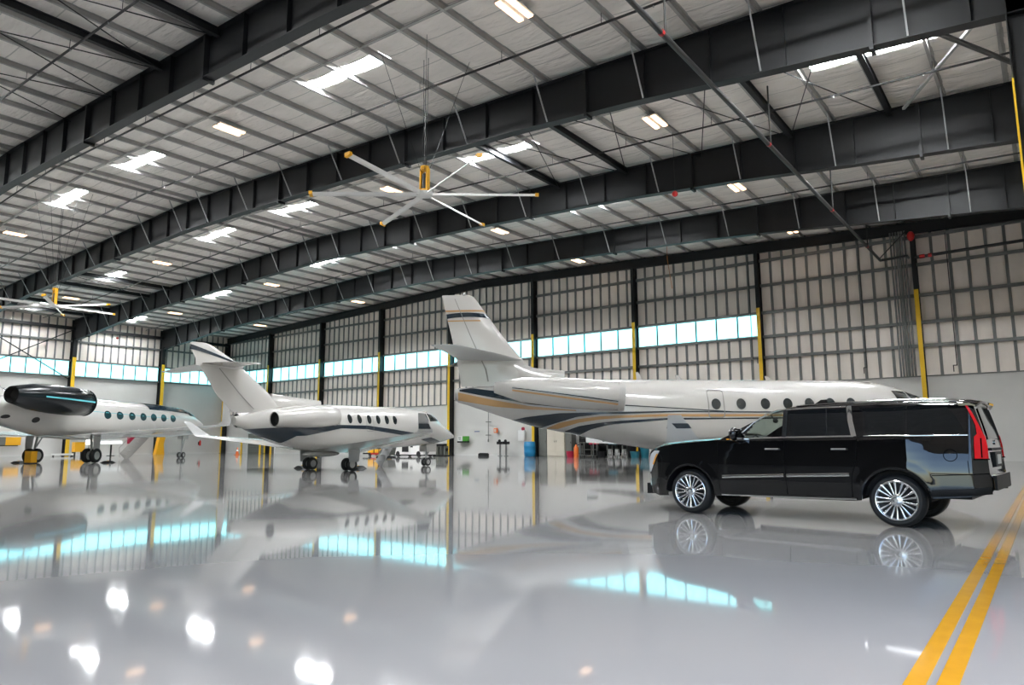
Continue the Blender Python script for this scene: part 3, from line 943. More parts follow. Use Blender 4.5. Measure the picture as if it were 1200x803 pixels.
        o = foil([(sg * 10.1, 13.80, 1.62, .64, .06, 1.0), (sg * 10.14, 13.9, 1.75, .52, .055, 1.0)]).obj('winglet_band', M['navy'], w_)
        o['label'] = 'dark band across the winglet'
    # stripes on both sides
    for sg in (1, -1):
        for hi, lo, m, lab in (
            ([(20.5, 3.36), (20.05, 3.42), (19.01, 3.28), (18.36, 3.1), (17.68, 3.01), (16.64, 2.81), (15.84, 2.66), (15.04, 2.54)], [(20.5, 3.30), (20.41, 3.28), (19.01, 3.0), (17.73, 2.75), (16.28, 2.59), (15.04, 2.5)], 'navy', 'navy lens stripe along the tail cone'),
            ([(20.55, 3.25), (19.1, 2.93), (17.73, 2.68), (15.93, 2.51)], [(20.55, 2.95), (19.1, 2.68), (17.73, 2.55), (15.93, 2.47)], 'gold', 'bronze stripe under the tail cone'),
            ([(16.1, 2.84), (15.12, 2.77), (14.23, 2.7), (11.87, 2.545), (10.0, 2.42)], [(16.1, 2.80), (15.12, 2.73), (14.23, 2.66), (11.87, 2.515), (10.0, 2.39)], 'navy', 'thin dark line along the cabin'),
            ([(18.69, 2.11), (17.91, 2.26), (16.64, 2.39), (15.39, 2.41), (14.24, 2.42), (11.88, 2.45), (9.5, 2.41), (6.0, 2.38)], [(18.69, 2.07), (17.26, 1.86), (16.64, 2.04), (15.93, 2.24), (15.04, 2.34), (14.24, 2.35), (11.88, 2.40), (9.5, 2.37), (6.0, 2.35)], 'navy', 'navy blade stripe along the rear body'),
            ([(17.03, 1.85), (16.55, 2.04), (15.84, 2.17), (15.04, 2.26), (14.24, 2.29), (12.47, 2.33), (10.9, 2.32), (7.0, 2.29)], [(17.03, 1.82), (16.62, 1.80), (15.83, 2.03), (15.04, 2.14), (14.24, 2.19), (12.47, 2.24), (10.9, 2.22), (7.0, 2.23)], 'gold', 'bronze stripe along the body'),
            ([(16.34, 1.72), (15.83, 1.9), (15.03, 2.02), (14.24, 2.09), (12.47, 2.18), (10.9, 2.17), (8, 2.18)], [(16.34, 1.69), (15.74, 1.57), (15.37, 1.77), (14.85, 1.9), (14.24, 1.98), (12.47, 2.11), (10.9, 2.12), (8, 2.14)], 'navy', 'navy lower stripe along the body')):
            L.band(hi, lo, sg).obj('body_stripe', M[m], root)['label'] = lab
        # cabin windows
        ws = [10.58, 9.62, 8.69, 7.83, 7.0, 6.19, 5.4]
        for k, t in enumerate(ws):
            f = L.oval(t, 2.70, .205, .235, sg, .014, 18).obj('window', M['greyp'], root)
            L.oval(t, 2.70, .18, .21, sg, .02, 18).obj('pane', M['jetglass'], f)
        L.ring(rrect(10.26, 10.9, 2.17, 3.26, .12), .04, sg, .03).obj('exit_outline', M['line'], root)
        L.ring([(a, b) for a, b in rrect(15.0, 16.4, 2.62, 3.3, .05)], .012, sg).obj('panel_line', M['line'], root)
        # cockpit side windows
        L.poly([(3.62, 3.2), (3.05, 3.18), (2.95, 2.88), (3.52, 2.86)], sg, .015).obj('cockpit_window', M['jetglass'], root)
        L.poly([(2.98, 3.16), (2.5, 3.02), (2.3, 2.84), (2.88, 2.88)], sg, .015).obj('cockpit_window', M['jetglass'], root)
    MB().grid([[L.pt(t, L.sec(t)[0] + L.sec(t)[1] * k, sg, .015) for sg, k in ((-1, .72), (-1, .85), (-1, .97), (1, .97), (1, .85), (1, .72))] for t in (1.95, 2.15, 2.35)]).obj('windscreen', M['jetglass'], root)
    for s_, h in ((13.1, .34), (11.5, .22), (7.9, .16)):
        MB().add([(-.02, -s_, 3.7), (.02, -s_, 3.7), (.02, -s_ - .28, 3.7), (-.02, -s_ - .28, 3.7), (-.01, -s_ - .22, 3.72 + h), (.01, -s_ - .22, 3.72 + h), (.01, -s_ - .32, 3.72 + h), (-.01, -s_ - .32, 3.72 + h)],
                 [(0, 1, 2, 3), (4, 5, 6, 7), (0, 1, 5, 4), (1, 2, 6, 5), (2, 3, 7, 6), (3, 0, 4, 7)]).obj('antenna', M['paint'], root)
    for x in (-2.2, 2.2):
        main_gear(root, x, 11.6, 1.2, .37, .22, .2)
    nose_gear(root, 3.3, 1.3, .26, .16, .16)
    return root
trijet()

# ---- mid sized twin jet in the middle
def midjet():
    root = tag(empty('business_jet', (-27.9, 30.6, 0), 0.03), 'mid sized white jet in the middle with a broad navy band under its cabin windows', 'jet')
    top = [(-.41, 1.66), (.2, 2.0), (1.24, 2.47), (1.9, 2.95), (2.5, 3.08), (4, 3.15), (9, 3.12), (11, 3.0), (12.5, 2.75), (13.9, 2.4)]
    bot = [(-.41, 1.55), (.3, 1.4), (.8, 1.3), (2, 1.15), (4, 1.05), (6, .95), (8, .82), (9.5, .86), (11, 1.1), (12, 1.32), (13.9, 2.1)]
    hw = [(-.41, .05), (.2, .4), (1.2, .72), (2.2, .9), (3.2, .96), (9, .96), (11, .82), (12.5, .55), (13.9, .15)]
    L = Loft(top, bot, hw)
    L.mesh(-.41, 13.9).obj('fuselage', M['paint'], root, smooth=True, angle=60)
    foil([(0, 11.1, 2.6, 2.9, .3), (0, 12.0, 3.3, 2.75, .26), (0, 13.75, 4.6, 1.95, .2)], 'z').obj('fin', M['paint'], root, smooth=True, angle=50)
    foil([(0, 13.6, 4.45, 2.15, .34), (0, 13.9, 4.72, 1.85, .2), (0, 14.6, 5.08, 1.4, .15), (0, 15.1, 5.34, .95, .1), (0, 15.35, 5.4, .6, .05)], 'z').obj('fin_tip', M['paint'], root, smooth=True, angle=50)
    MB().grid([[(x, -s_, z) for x, z in ((-w_, 2.9), (-w_, zt_ - .08), (-w_ * .5, zt_), (w_ * .5, zt_), (w_, zt_ - .08), (w_, 2.9))] for s_, w_, zt_ in ((9.42, .13, 3.27), (10.4, .13, 3.33), (11.5, .12, 3.42), (12.15, .08, 3.48))]).add([(-.13, -9.42, 2.9), (-.13, -9.42, 3.19), (-.065, -9.42, 3.27), (.065, -9.42, 3.27), (.13, -9.42, 3.19), (.13, -9.42, 2.9)], [(0, 1, 2, 3, 4, 5)]).obj('dorsal_fairing', M['paint'], root, smooth=True, angle=40)
    MB().ball((0, -14.4, 4.55), .2, 14, 8, (1, 4.2, .9)).obj('tail_bullet', M['paint'], root, smooth=True)
    for sg in (1, -1):
        foil([(sg * .05, 13.75, 4.56, 1.75, .22), (sg * 1.5, 14.2, 4.50, 1.3, .15), (sg * 3.0, 14.75, 4.38, .8, .07), (sg * 3.08, 14.85, 4.37, .6, .03)]).obj('tailplane', M['paint'], root, smooth=True, angle=50)
        P = []
        for i in range(13):
            f = i / 12
            z = 5.02 + .17 * f - .42 * (1 - f) ** 2 * 1.0
            le = interp(z, [(4.6, 13.75), (4.72, 13.9), (5.08, 14.6), (5.34, 15.1)])
            ch = interp(z, [(4.6, 1.95), (4.72, 1.85), (5.08, 1.4), (5.34, .95)])
            th = interp(f, AF) * interp(z, [(4.6, .22), (5.08, .15), (5.34, .1)]) + .014
            hgt = .2 * (.3 + .7 * f)
            P.append([(sg * th, -(le + f * ch), z - hgt / 2), (sg * th, -(le + f * ch), z + hgt / 2)])
        MB().grid(P).obj('fin_stripe', M['navy'], root)['label'] = 'navy stripe curving over the fin tip'
        MB().grid([[(sg * (.13 * .62 + .02 + .045 * (4.4 - z) / 2), -(interp(z, [(2.6, 11.1), (3.3, 12.0), (4.6, 13.75)]) + fq * interp(z, [(2.6, 2.9), (3.3, 2.75), (4.6, 1.95)])), z) for fq in (.60, .625)] for z in (2.75, 3.1, 3.4, 3.8, 4.2, 4.4)]).obj('rudder_gap', M['line'], root)
        e = nacelle(root, sg * 1.27, 2.5, 9.5, 12.9, .44, M['paint'], rexit=.74, drop=-.06, dx=sg * .03, lipm='paint')
        MB().box(min(sg * .6, sg * 1.2), max(sg * .6, sg * 1.2), -12.2, -9.9, 2.24, 2.42).obj('pylon', M['paint'], root)
        wg = foil([(sg * .7, 6.6, 1.0, 3.8, .48), (sg * 1.6, 7.1, 1.08, 3.2, .38), (sg * 7.5, 9.85, 1.64, 1.15, .1), (sg * 7.8, 10.0, 1.68, 1.0, .07)]).obj('wing', M['paint'], root, smooth=True, angle=50)
        foil([(sg * 7.78, 10.05, 1.66, .95, .06, .6), (sg * 7.95, 10.25, 1.8, .8, .05, .95), (sg * 8.25, 11.05, 2.42, .36, .03, .95)]).obj('winglet', M['lightgrey'], wg, smooth=True, angle=50)
        if sg > 0:
            foil([(sg * 7.99, 10.38, 1.82, .72, .06, 1), (sg * 8.08, 10.6, 2.02, .6, .055, 1)]).obj('winglet_band', M['navy'], wg)['label'] = 'navy band across the winglet'
        L.band([(13.51, 1.9), (12.35, 1.96), (10.81, 2.03), (9.02, 2.13), (7.25, 2.13), (5.65, 1.99), (3.69, 1.78)], [(13.51, 1.86), (11.73, 1.30), (11.2, 1.61), (10.68, 1.63), (8.88, 1.97), (7.24, 1.95), (5.61, 1.77), (4.55, 1.66), (3.69, 1.74)], sg).obj('body_stripe', M['navy'], root)['label'] = 'broad navy band that widens to the tail'
        L.line([(7.07, 1.87), (5.76, 1.74), (4.65, 1.59)], .025, sg).obj('pinstripe', M['greyp'], root)
        L.poly([(3.2, 1.47), (2.4, 1.58), (1.25, 1.36), (1.75, 1.19)], sg, .02).obj('chin_stripe', M['navy'], root)['label'] = 'dark green chin flash'
        for t in (5.3, 5.87, 6.46, 7.06, 7.69, 8.3):
            L.oval(t, 2.43, .14, .22, sg, .016, 16).obj('window', M['jetglass'], root)
        L.ring(rrect(6.8, 7.28, 1.84, 2.7, .1), .018, sg).obj('exit_outline', M['line'], root)
        L.band([(8.95, 2.5), (9.0, 2.5)], [(8.95, 2.02), (9.0, 2.02)], sg).obj('panel_line', M['line'], root)
        L.poly([(3.1, 2.82), (2.72, 2.84), (2.7, 2.42), (2.95, 2.38)], sg, .016).obj('cockpit_window', M['tealglass'], root)
        L.poly([(2.62, 2.86), (2.2, 2.78), (1.7, 2.46), (2.58, 2.42)], sg, .016).obj('cockpit_window', M['jetglass'], root)
        main_gear(root, sg * 1.4, 8.72, 1.1, .30, .2, .17)
    MB().grid([[L.pt(t, L.sec(t)[0] + L.sec(t)[1] * k, sg, .016) for sg, k in ((-1, .75), (-1, .88), (-1, .98), (1, .98), (1, .88), (1, .75))] for t in (1.42, 1.62, 1.82)]).obj('windscreen', M['jetglass'], root)
    MB().ball((0, -9.2, .78), .35, 14, 8, (1.4, 3, .4)).obj('belly_fairing', M['paint'], root, smooth=True)
    nose_gear(root, 1.91, 1.2, .23, .14, .13)
    # folding stair hanging from the forward door on the far side
    st = MB()
    st.bar((-.95, -3.6, 1.35), (-2.0, -3.6, .12), .06, .5)
    stair = st.obj('airstair', M['lightgrey'], root)
    for k in range(4):
        f = (k + .5) / 4
        MB().box(-.95 - 1.05 * f - .12, -.95 - 1.05 * f + .12, -3.95, -3.25, 1.35 - 1.23 * f, 1.38 - 1.23 * f).obj('stair_tread', M['greyp'], stair)
    return root
midjet()

# ---- large jet at the far left with black engines
def bigjet():
    root = tag(empty('business_jet', (-64.6, 36.2, 0), 0.553), 'large white jet at the far left with a glossy black engine and oval windows', 'jet')
    top = [(.2, 3.0), (1.2, 3.4), (2.4, 3.72), (3.6, 4.15), (5, 4.42), (8, 4.56), (18, 4.6), (22, 4.5), (26, 4.2), (29.5, 3.9)]
    bot = [(.2, 2.9), (1.2, 2.3), (3, 1.98), (6, 1.85), (18, 1.72), (21, 1.85), (25, 2.7), (29.5, 3.6)]
    hw = [(.2, .05), (1.0, .55), (2.4, 1.0), (4, 1.3), (6, 1.4), (19, 1.4), (23, 1.2), (26, .8), (29.5, .2)]
    L = Loft(top, bot, hw)
    L.mesh(.2, 29.5, .3).obj('fuselage', M['paint'], root, smooth=True, angle=60)
    foil([(0, 23.2, 4.0, 5.2, .5), (0, 25.0, 5.6, 4.2, .4), (0, 28.0, 8.2, 2.9, .25)], 'z').obj('fin', M['paint'], root, smooth=True, angle=50)
    for sg in (1, -1):
        foil([(sg * .05, 27.6, 8.2, 3.0, .26), (sg * 5.0, 30.4, 8.35, 1.3, .1)]).obj('tailplane', M['paint'], root, smooth=True, angle=50)
        e = nacelle(root, sg * 2.45, 4.05, 19.8, 26.0, .93, M['black'], lipm='black', rexit=.55, drop=.03, dx=-sg * .02)
        e.children[0]['label'] = 'glossy black engine cowling'
        P = [[(sg * (r_ + .012) * math.sin(R(a)) , -t, (r_ + .012) * math.cos(R(a)) + .03 * t) for a in (92, 86)] for t, r_ in ((.3, .92), (1.5, .945), (3.1, .93), (4.6, .82))]
        MB().grid(P).obj('cowling_stripe', M['cyan'], e)['label'] = 'thin cyan line along the cowling'
        MB().box(min(sg * 1.0, sg * 1.7), max(sg * 1.0, sg * 1.7), -24.8, -20.6, 3.95, 4.2).obj('pylon', M['paint'], root)
        wg = foil([(sg * 1.2, 13.4, 1.85, 6.6, .6), (sg * 3.0, 14.8, 1.95, 5.2, .45), (sg * 13.0, 20.9, 2.4, 1.9, .14), (sg * 13.6, 21.3, 2.44, 1.5, .08)]).obj('wing', M['paint'], root, smooth=True, angle=50)
        foil([(sg * 13.55, 21.4, 2.42, 1.45, .08, .6), (sg * 13.9, 21.8, 2.65, 1.2, .06, .95), (sg * 14.3, 23.1, 4.0, .6, .04, .95)]).obj('winglet', M['paint'], wg, smooth=True, angle=50)
        L.line([(18.8, 3.62), (14, 3.52), (10, 3.42), (8.2, 3.38)], .035, sg, .014).obj('body_stripe', M['cyan'], root)['label'] = 'thin teal line through the windows'
        L.line([(18.8, 4.15), (14, 4.1), (10, 3.98), (7, 3.75), (5, 3.3), (4.2, 2.95)], .06, sg, .014).obj('body_stripe', M['greyp'], root)['label'] = 'dark grey line sweeping down to the nose'
        L.line([(18.8, 4.32), (12, 4.25), (8, 4.0), (6, 3.8)], .03, sg, .014).obj('body_stripe', M['greyp'], root)['label'] = 'second thin grey line above the windows'
        L.band([(11.2, 3.3), (10.2, 3.1), (9.8, 2.7), (9.6, 2.4)], [(11.2, 3.27), (10.2, 2.75), (9.8, 2.35), (9.6, 2.3)], sg, .014).obj('swoosh', M['greyp'], root)['label'] = 'grey swoosh under the windows'
        for t in (7.55, 8.91, 10.3, 11.68, 13.1, 14.55, 15.95):
            L.oval(t, 3.40, .40, .30, sg, .018, 20).obj('window', M['tealglass'], root)
        L.poly([(5.2, 4.16), (3.7, 3.98), (3.3, 3.66), (4.6, 3.74)], sg, .016).obj('cockpit_window', M['jetglass'], root)
        L.poly([(3.5, 3.96), (2.7, 3.72), (2.4, 3.52), (3.1, 3.6)], sg, .016).obj('cockpit_window', M['tealglass'], root)
        L.oval(22.0, 2.85, .8, .25, sg, .02, 16).obj('vent_scoop', M['greyp'], root)
        L.oval(22.5, 2.85, .3, .18, sg, .03, 12).obj('vent_mouth', M['dark'], root)
        L.oval(24.6, 3.0, .3, .12, sg, .02, 10).obj('vent_mouth', M['dark'], root)
        main_gear(root, sg * 2.18, 18.45, 1.95, .50, .34, .3, -sg * .2)
    MB().grid([[L.pt(t, L.sec(t)[0] + L.sec(t)[1] * k, sg, .016) for sg, k in ((-1, .72), (-1, .88), (-1, .98), (1, .98), (1, .88), (1, .72))] for t in (2.2, 2.6, 3.0)]).obj('windscreen', M['jetglass'], root)
    MB().grid([[L.pt(t, L.sec(t)[0] + L.sec(t)[1] * k, sg, .03) for sg, k in ((-1, .60), (-1, .7), (-1, .8), (-1, .9), (-1, .97), (1, .97), (1, .9), (1, .8), (1, .7), (1, .60))] for t in [3.2 + .35 * i for i in range(22)]]).obj('nose_top_paint', M['navy'], root)['label'] = 'dark painted panel over the cockpit roof'
    nose_gear(root, 3.66, 2.1, .27, .17, .2)
    MB().add([(-.03, -17.0, 4.58), (.03, -17.0, 4.58), (.03, -17.6, 4.58), (-.03, -17.6, 4.58), (-.02, -17.4, 5.25), (.02, -17.4, 5.25), (.02, -17.65, 5.25), (-.02, -17.65, 5.25)],
             [(4, 5, 6, 7), (0, 1, 5, 4), (1, 2, 6, 5), (2, 3, 7, 6), (3, 0, 4, 7)]).obj('antenna', M['paint'], root)
    # stair let down on the far side near the nose
    a, b = Vector((-1.3, -6.8, 2.3)), Vector((-3.4, -6.8, .15))
    stair = MB().bar(a, b, .08, .9).obj('airstair', M['paint'], root)
    for sg in (-.45, .45):
        MB().bar(a + Vector((-.1, sg, .8)), b + Vector((-.1, sg, .8)), .04, .04).bar(b + Vector((0, sg, 0)), b + Vector((-.1, sg, .8)), .04, .04).obj('handrail', M['greyp'], stair)
    for k in range(6):
        p = a + (b - a) * ((k + .5) / 6)
        MB().box(p.x - .14, p.x + .14, p.y - .42, p.y + .42, p.z + .02, p.z + .06).obj('stair_tread', M['greyp'], stair)
    return root
bigjet()

# ------------------------------------------------------------------ the black car (same local frame: s aft of the nose)
M['carpaint'] = mat('black_car_paint', (0.002, 0.002, 0.0025), 0.10, coat=0.85, spec=0.08)
M['carpaint'].node_tree.nodes['Principled BSDF'].inputs['Coat IOR'].default_value = 1.62
M['carblack'] = mat('satin_black_plastic', (0.010, 0.010, 0.011), 0.55, spec=0.2)
M['privacy'] = mat('privacy_glass', (0.006, 0.007, 0.008), 0.03)
M['clear'] = glass('clear_car_glass', (0.78, 0.86, 0.82))
M['rim'] = mat('bright_alloy', (0.72, 0.72, 0.73), 0.18, metal=0.9)
M['rimdark'] = mat('dark_wheel_barrel', (0.03, 0.03, 0.032), 0.5, metal=0.5)
M['taillamp'] = mat('red_lamp_lens', (0.45, 0.008, 0.012), 0.15, coat=0.15, spec=0.2, emit=(0.8, 0.012, 0.02), strength=0.12)
M['lamp'] = mat('clear_lamp_lens', (0.55, 0.56, 0.58), 0.08, coat=1.0)
M['amberlens'] = mat('amber_lens', (0.7, 0.28, 0.03), 0.1, coat=1.0)
M['leather'] = mat('dark_leather', (0.018, 0.016, 0.015), 0.55)
M['seam'] = mat('panel_gap_black', (0.0015, 0.0015, 0.0015), 0.9, spec=0.1)
M['plate'] = mat('white_plate', (0.6, 0.6, 0.6), 0.4)

C_TOP = [(0, 1.10), (.05, 1.16), (.15, 1.225), (.4, 1.285), (.8, 1.325), (1.3, 1.355), (1.62, 1.385), (1.75, 1.45), (2, 1.60), (2.25, 1.735), (2.5, 1.84), (2.75, 1.895), (3.1, 1.925), (3.6, 1.94), (4.6, 1.945), (5.1, 1.93), (5.4, 1.895), (5.4555, 1.86), (5.4775, 1.78), (5.5325, 1.56), (5.5765, 1.36), (5.5875, 1.2), (5.5957, .92), (5.5985, .86), (5.6315, .80), (5.6425, .74)]
C_W = [(0, .66), (.06, .74), (.15, .80), (.3, .88), (.6, .965), (1, 1.01), (1.6, 1.02), (4.6, 1.02), (5.1, 1.0), (5.4, .97), (5.5325, .90), (5.5985, .84), (5.6425, .78)]
C_LOW = [(0, .42), (.05, .34), (.3, .28), (.56, .30), (1.44, .34), (1.6, .345), (3.8, .36), (3.96, .38), (4.86, .44), (5.3, .48), (5.5325, .52), (5.6095, .56), (5.6425, .62)]
WF, WR, WZ, WRAD = 1.01, 4.40, 0.395, 0.395

def c_low(s):
    z = interp(s, C_LOW)
    for c in (WF, WR):
        d = abs(s - c)
        if d < .475:
            z = max(z, WZ + math.sqrt(.475 ** 2 - d * d) * .97)
    return z
def c_rise(s): return interp(s, [(0, .09), (1.5, .06), (2.5, .10), (5.2, .10), (5.5, .05), (5.8, .03)])
def c_y(s, z):
    w = interp(s, C_W)
    k = interp(z, [(.30, .95), (.45, .975), (.62, .995), (.9, 1.0), (1.0, .997), (1.12, .987), (1.26, .968), (1.33, .955), (1.45, .915), (1.6, .865), (1.75, .81), (1.84, .765), (1.95, .70)])
    t = max(0, min(1, (s - 4.6) / .35))
    w -= t * .13 * max(0, min(.5, z - .82))
    # wheel lips stand a little proud
    for c in (WF, WR):
        r = math.hypot(s - c, z - WZ)
        if .44 < r < .62 and z > .3:
            w += .012 * (1 - abs(r - .5) / .12 if abs(r - .5) < .12 else 0)
    return w * k
def c_pt(s, z, side, off=0.0):
    e = .01
    y = c_y(s, z)
    n = Vector((1, (c_y(s + e, z) - c_y(s - e, z)) / (2 * e), -(c_y(s, z + e) - c_y(s, z - e)) / (2 * e))).normalized()
    return Vector((side * (y + off * n.x), -s + off * n.y, z + off * n.z))
def c_topz(s, f):
    """roof, hood and tail height at fraction f of the half width"""
    return interp(s, C_TOP) - c_rise(s) * abs(f) ** 3.2
def in_poly(p, poly):
    x, y = p
    c = False
    for (x0, y0), (x1, y1) in zip(poly, poly[1:] + poly[:1]):
        if (y0 > y) != (y1 > y) and x < (x1 - x0) * (y - y0) / (y1 - y0) + x0:
            c = not c
    return c
GL_F = [(2.06, 1.345), (2.74, 1.365), (2.72, 1.80), (2.60, 1.79), (2.44, 1.735), (2.25, 1.62)]          # front door glass
GL_R = [(2.80, 1.367), (3.80, 1.375), (3.73, 1.825), (3.1, 1.82), (2.79, 1.805)]                          # rear door glass
GL_Q = [(3.98, 1.375), (5.36, 1.385), (5.26, 1.60), (5.14, 1.81), (3.92, 1.825)]                          # cargo side glass

def suv():
    root = tag(empty('suv', (-6.28, 13.42, 0), R(86.2)), 'long glossy black car with bright multi spoke wheels parked at the right', 'car')
    # --- shell: for every station a run of points up one side, over the top and down the other
    st = sorted(set([round(i * .04, 4) for i in range(141)] + [round(c + d * .02, 4) for c in (WF, WR) for d in range(-25, 26)] + [5.42] + [round(5.45 + i * .0095, 4) for i in range(21)]))
    st = [s for s in st if s <= 5.6425]
    NR, NT = 52, 24
    rows = []
    for s in st:
        lo = c_low(s)
        hi = c_topz(s, 1.0)
        if hi - lo < .04: lo = hi - .04
        side = [lo + (hi - lo) * i / NR for i in range(NR + 1)]
        L_ = [(c_y(s, z), -s, z) for z in side]
        yt = L_[-1][0]
        top = [(yt * f, -s, c_topz(s, f)) for f in [1 - 2 * i / NT for i in range(1, NT)]]
        rows.append(L_ + top + [(-p[0], p[1], p[2]) for p in L_[::-1]])
    n = len(rows[0])
    V = [p for r in rows for p in r]
    F = []
    for j in range(len(rows) - 1):
        for i in range(n - 1):
            q = (j * n + i, j * n + i + 1, (j + 1) * n + i + 1, (j + 1) * n + i)
            c = [sum(V[k][a] for k in q) / 4 for a in range(3)]
            s = -c[1]
            if i < NR or i >= n - 1 - NR:
                if in_poly((s, c[2]), GL_F): continue
            else:
                if 1.70 < s < 2.50 and abs(c[0]) < .90 * c_y(s, c_topz(s, 1)): continue
            F.append(q[::-1])
    F.append(tuple(range(n)))
    b = (len(rows) - 1) * n
    F.append(tuple(b + k for k in range(n - 1, -1, -1)))
    body = MB().add(V, F).obj('body', M['carpaint'], root, smooth=True, angle=40)
    # underside, wheel wells, cabin
    MB().box(-.80, .80, -5.3, -.3, .47, .54).obj('underbody', M['carblack'], root)
    for nm, c in (('wheel_well', WF), ('wheel_well', WR)):
        m = MB()
        P = []
        for k in range(17):
            a = math.pi * k / 16
            P.append([(x, -(c + .47 * math.cos(a)), WZ + .47 * math.sin(a) * .97) for x in (-1.0, -.6, .6, 1.0)])
        m.grid(P)
        m.obj(nm, M['carblack'], root, smooth=True)
    MB().box(-.80, .80, -5.3, -1.75, .44, .50).box(-.82, .82, -1.80, -1.62, .44, 1.30).box(-.8, .8, -5.35, -5.3, .44, 1.3).box(-.80, .80, -5.3, -2.95, .5, 1.25).obj('cabin_floor', M['carblack'], root)
    MB().grid([[(x, -1.62 - d, z) for x in (-.82, .82)] for d, z in ((0, 1.36), (.12, 1.40), (.3, 1.36), (.36, 1.2))]).obj('dashboard', M['carblack'], root)
    MB().rev([(0, .19), (.012, .205), (.024, .19), (.012, .175), (0, .19)], (-.42, -2.12, 1.23), (0, -.85, .5), 20).bar((-.42, -1.95, 1.17), (-.42, -2.12, 1.25), .06, .06).box(-.60, -.24, -2.135, -2.115, 1.22, 1.25).obj('steering_wheel', M['carblack'], root, smooth=True)
    for sg in (-1, 1):
        for sy in (2.75, 3.7):
            if sy > 3 : continue
            x = sg * .44
            seat = MB().add([(x + a * .24, -(sy + d), z) for d, z in ((-.42, .72), (-.38, .92), (.0, .84), (.12, .9), (.28, 1.42), (.38, 1.42), (.2, .72)) for a in (-1, 1)],
                            [(2 * i, 2 * i + 1, 2 * i + 3, 2 * i + 2) for i in range(6)] + [(12, 13, 1, 0), (0, 2, 4, 6, 8, 10, 12), (13, 11, 9, 7, 5, 3, 1)]).obj('seat', M['leather'], root)
            MB().ball((x, -(sy + .36), 1.56), .12, 12, 8, (1.15, .5, .9)).cyl((x, -(sy + .35), 1.4), (x, -(sy + .35), 1.5), .05, 6).obj('headrest', M['leather'], seat, smooth=True)
    MB().ball((0.0, -2.27, 1.66), .1, 10, 6, (1.3, .25, .45)).cyl((0, -2.25, 1.68), (0, -2.2, 1.76), .012, 6).obj('inner_mirror', M['carblack'], root, smooth=True)
    # --- glass
    def side_patch(poly, m, nm, sg, off=-.006, nn=12, parent=root):
        s0, s1 = min(p[0] for p in poly), max(p[0] for p in poly)
        ed = list(zip(poly, poly[1:] + poly[:1]))
        P = []
        for i in range(nn + 1):
            s = s0 + (s1 - s0) * min(.9999, max(.0001, i / nn))
            zz = sorted(a[1] + (b_[1] - a[1]) * (s - a[0]) / (b_[0] - a[0]) for a, b_ in ed if (a[0] <= s) != (b_[0] <= s))
            z0, z1 = zz[0], zz[-1]
            P.append([c_pt(s, z0 + (z1 - z0) * v / 8, sg, off) for v in range(9)])
        return MB().grid(P, sg < 0).obj(nm, m, parent, smooth=True, angle=60)
    def stroke(pts, wd, m, nm, sg, off=.006, parent=root, closed=False, lab=None):
        """strip of constant width along a line of (s, z) points on the body side"""
        if closed: pts = pts + [pts[0]]
        dense = []
        for (a, b_), (c, d) in zip(pts, pts[1:]):
            k = max(1, int(math.hypot(c - a, d - b_) / .05))
            dense += [(a + (c - a) * i / k, b_ + (d - b_) * i / k) for i in range(k)]
        dense.append(pts[-1])
        P = []
        for i, (s, z) in enumerate(dense):
            p0, p1 = dense[max(0, i - 1)], dense[min(len(dense) - 1, i + 1)]
            if closed and i in (0, len(dense) - 1): p0, p1 = dense[-2], dense[1]
            dx, dz = p1[0] - p0[0], p1[1] - p0[1]
            l = math.hypot(dx, dz) or 1
            nx, nz = -dz / l * wd / 2, dx / l * wd / 2
            P.append([c_pt(s - nx, z - nz, sg, off), c_pt(s, z, sg, off + min(.012, wd * .2)), c_pt(s + nx, z + nz, sg, off)])
        o = MB().grid(P).obj(nm, m, parent, smooth=True, angle=60)
        if lab: o['label'] = lab
        return o
    for sg in (-1, 1):
        side_patch(GL_F, M['clear'], 'door_glass', sg)
        side_patch(GL_R, M['privacy'], 'door_glass', sg, .004)
        side_patch(GL_Q, M['privacy'], 'cargo_glass', sg, .004)
        # chrome surround of the door windows, black pillar between them
        stroke([(1.90, 1.325), (2.3, 1.338), (2.8, 1.348), (3.3, 1.353), (3.86, 1.358)], .032, M['chrome'], 'window_trim', sg, lab='chrome strip along the window sill')
        stroke([(1.98, 1.40), (2.22, 1.615), (2.44, 1.755), (2.62, 1.815), (3.1, 1.835), (3.72, 1.84)], .022, M['chrome'], 'window_trim', sg, lab='chrome strip over the door windows')
        stroke([(3.765, 1.845), (3.80, 1.6), (3.86, 1.355)], .075, M['chrome'], 'pillar_trim', sg, lab='broad chrome strip behind the rear door window')
        stroke([(2.765, 1.36), (2.757, 1.81)], .075, M['carblack'], 'window_pillar', sg)
        stroke([(3.45, 1.365), (3.42, 1.825)], .012, M['carblack'], 'window_divider', sg)
        stroke([(4.0, 1.362), (4.7, 1.365), (5.38, 1.368)], .016, M['chrome'], 'cargo_trim', sg)
        # doors: gaps, handles, mouldings
        stroke([(1.60, 1.30), (1.585, .9), (1.60, .42)], .010, M['seam'], 'door_gap', sg, .002)
        stroke([(2.765, 1.335), (2.765, .9), (2.78, .42)], .010, M['seam'], 'door_gap', sg, .002)
        stroke([(3.90, 1.32), (3.885, 1.0), (3.80, .72), (3.79, .42)], .010, M['seam'], 'door_gap', sg, .002)
        stroke([(1.66, .675), (1.9, .69), (2.74, .725)], .05, M['chrome'], 'door_moulding', sg, .01, lab='bright moulding low on the front door')
        stroke([(2.79, .727), (3.3, .745), (3.77, .765)], .05, M['chrome'], 'door_moulding', sg, .01, lab='bright moulding low on the rear door')
        stroke([(1.62, .365), (2.7, .375), (3.85, .392)], .03, M['chrome'], 'sill_strip', sg, .012, lab='thin bright strip along the sill')
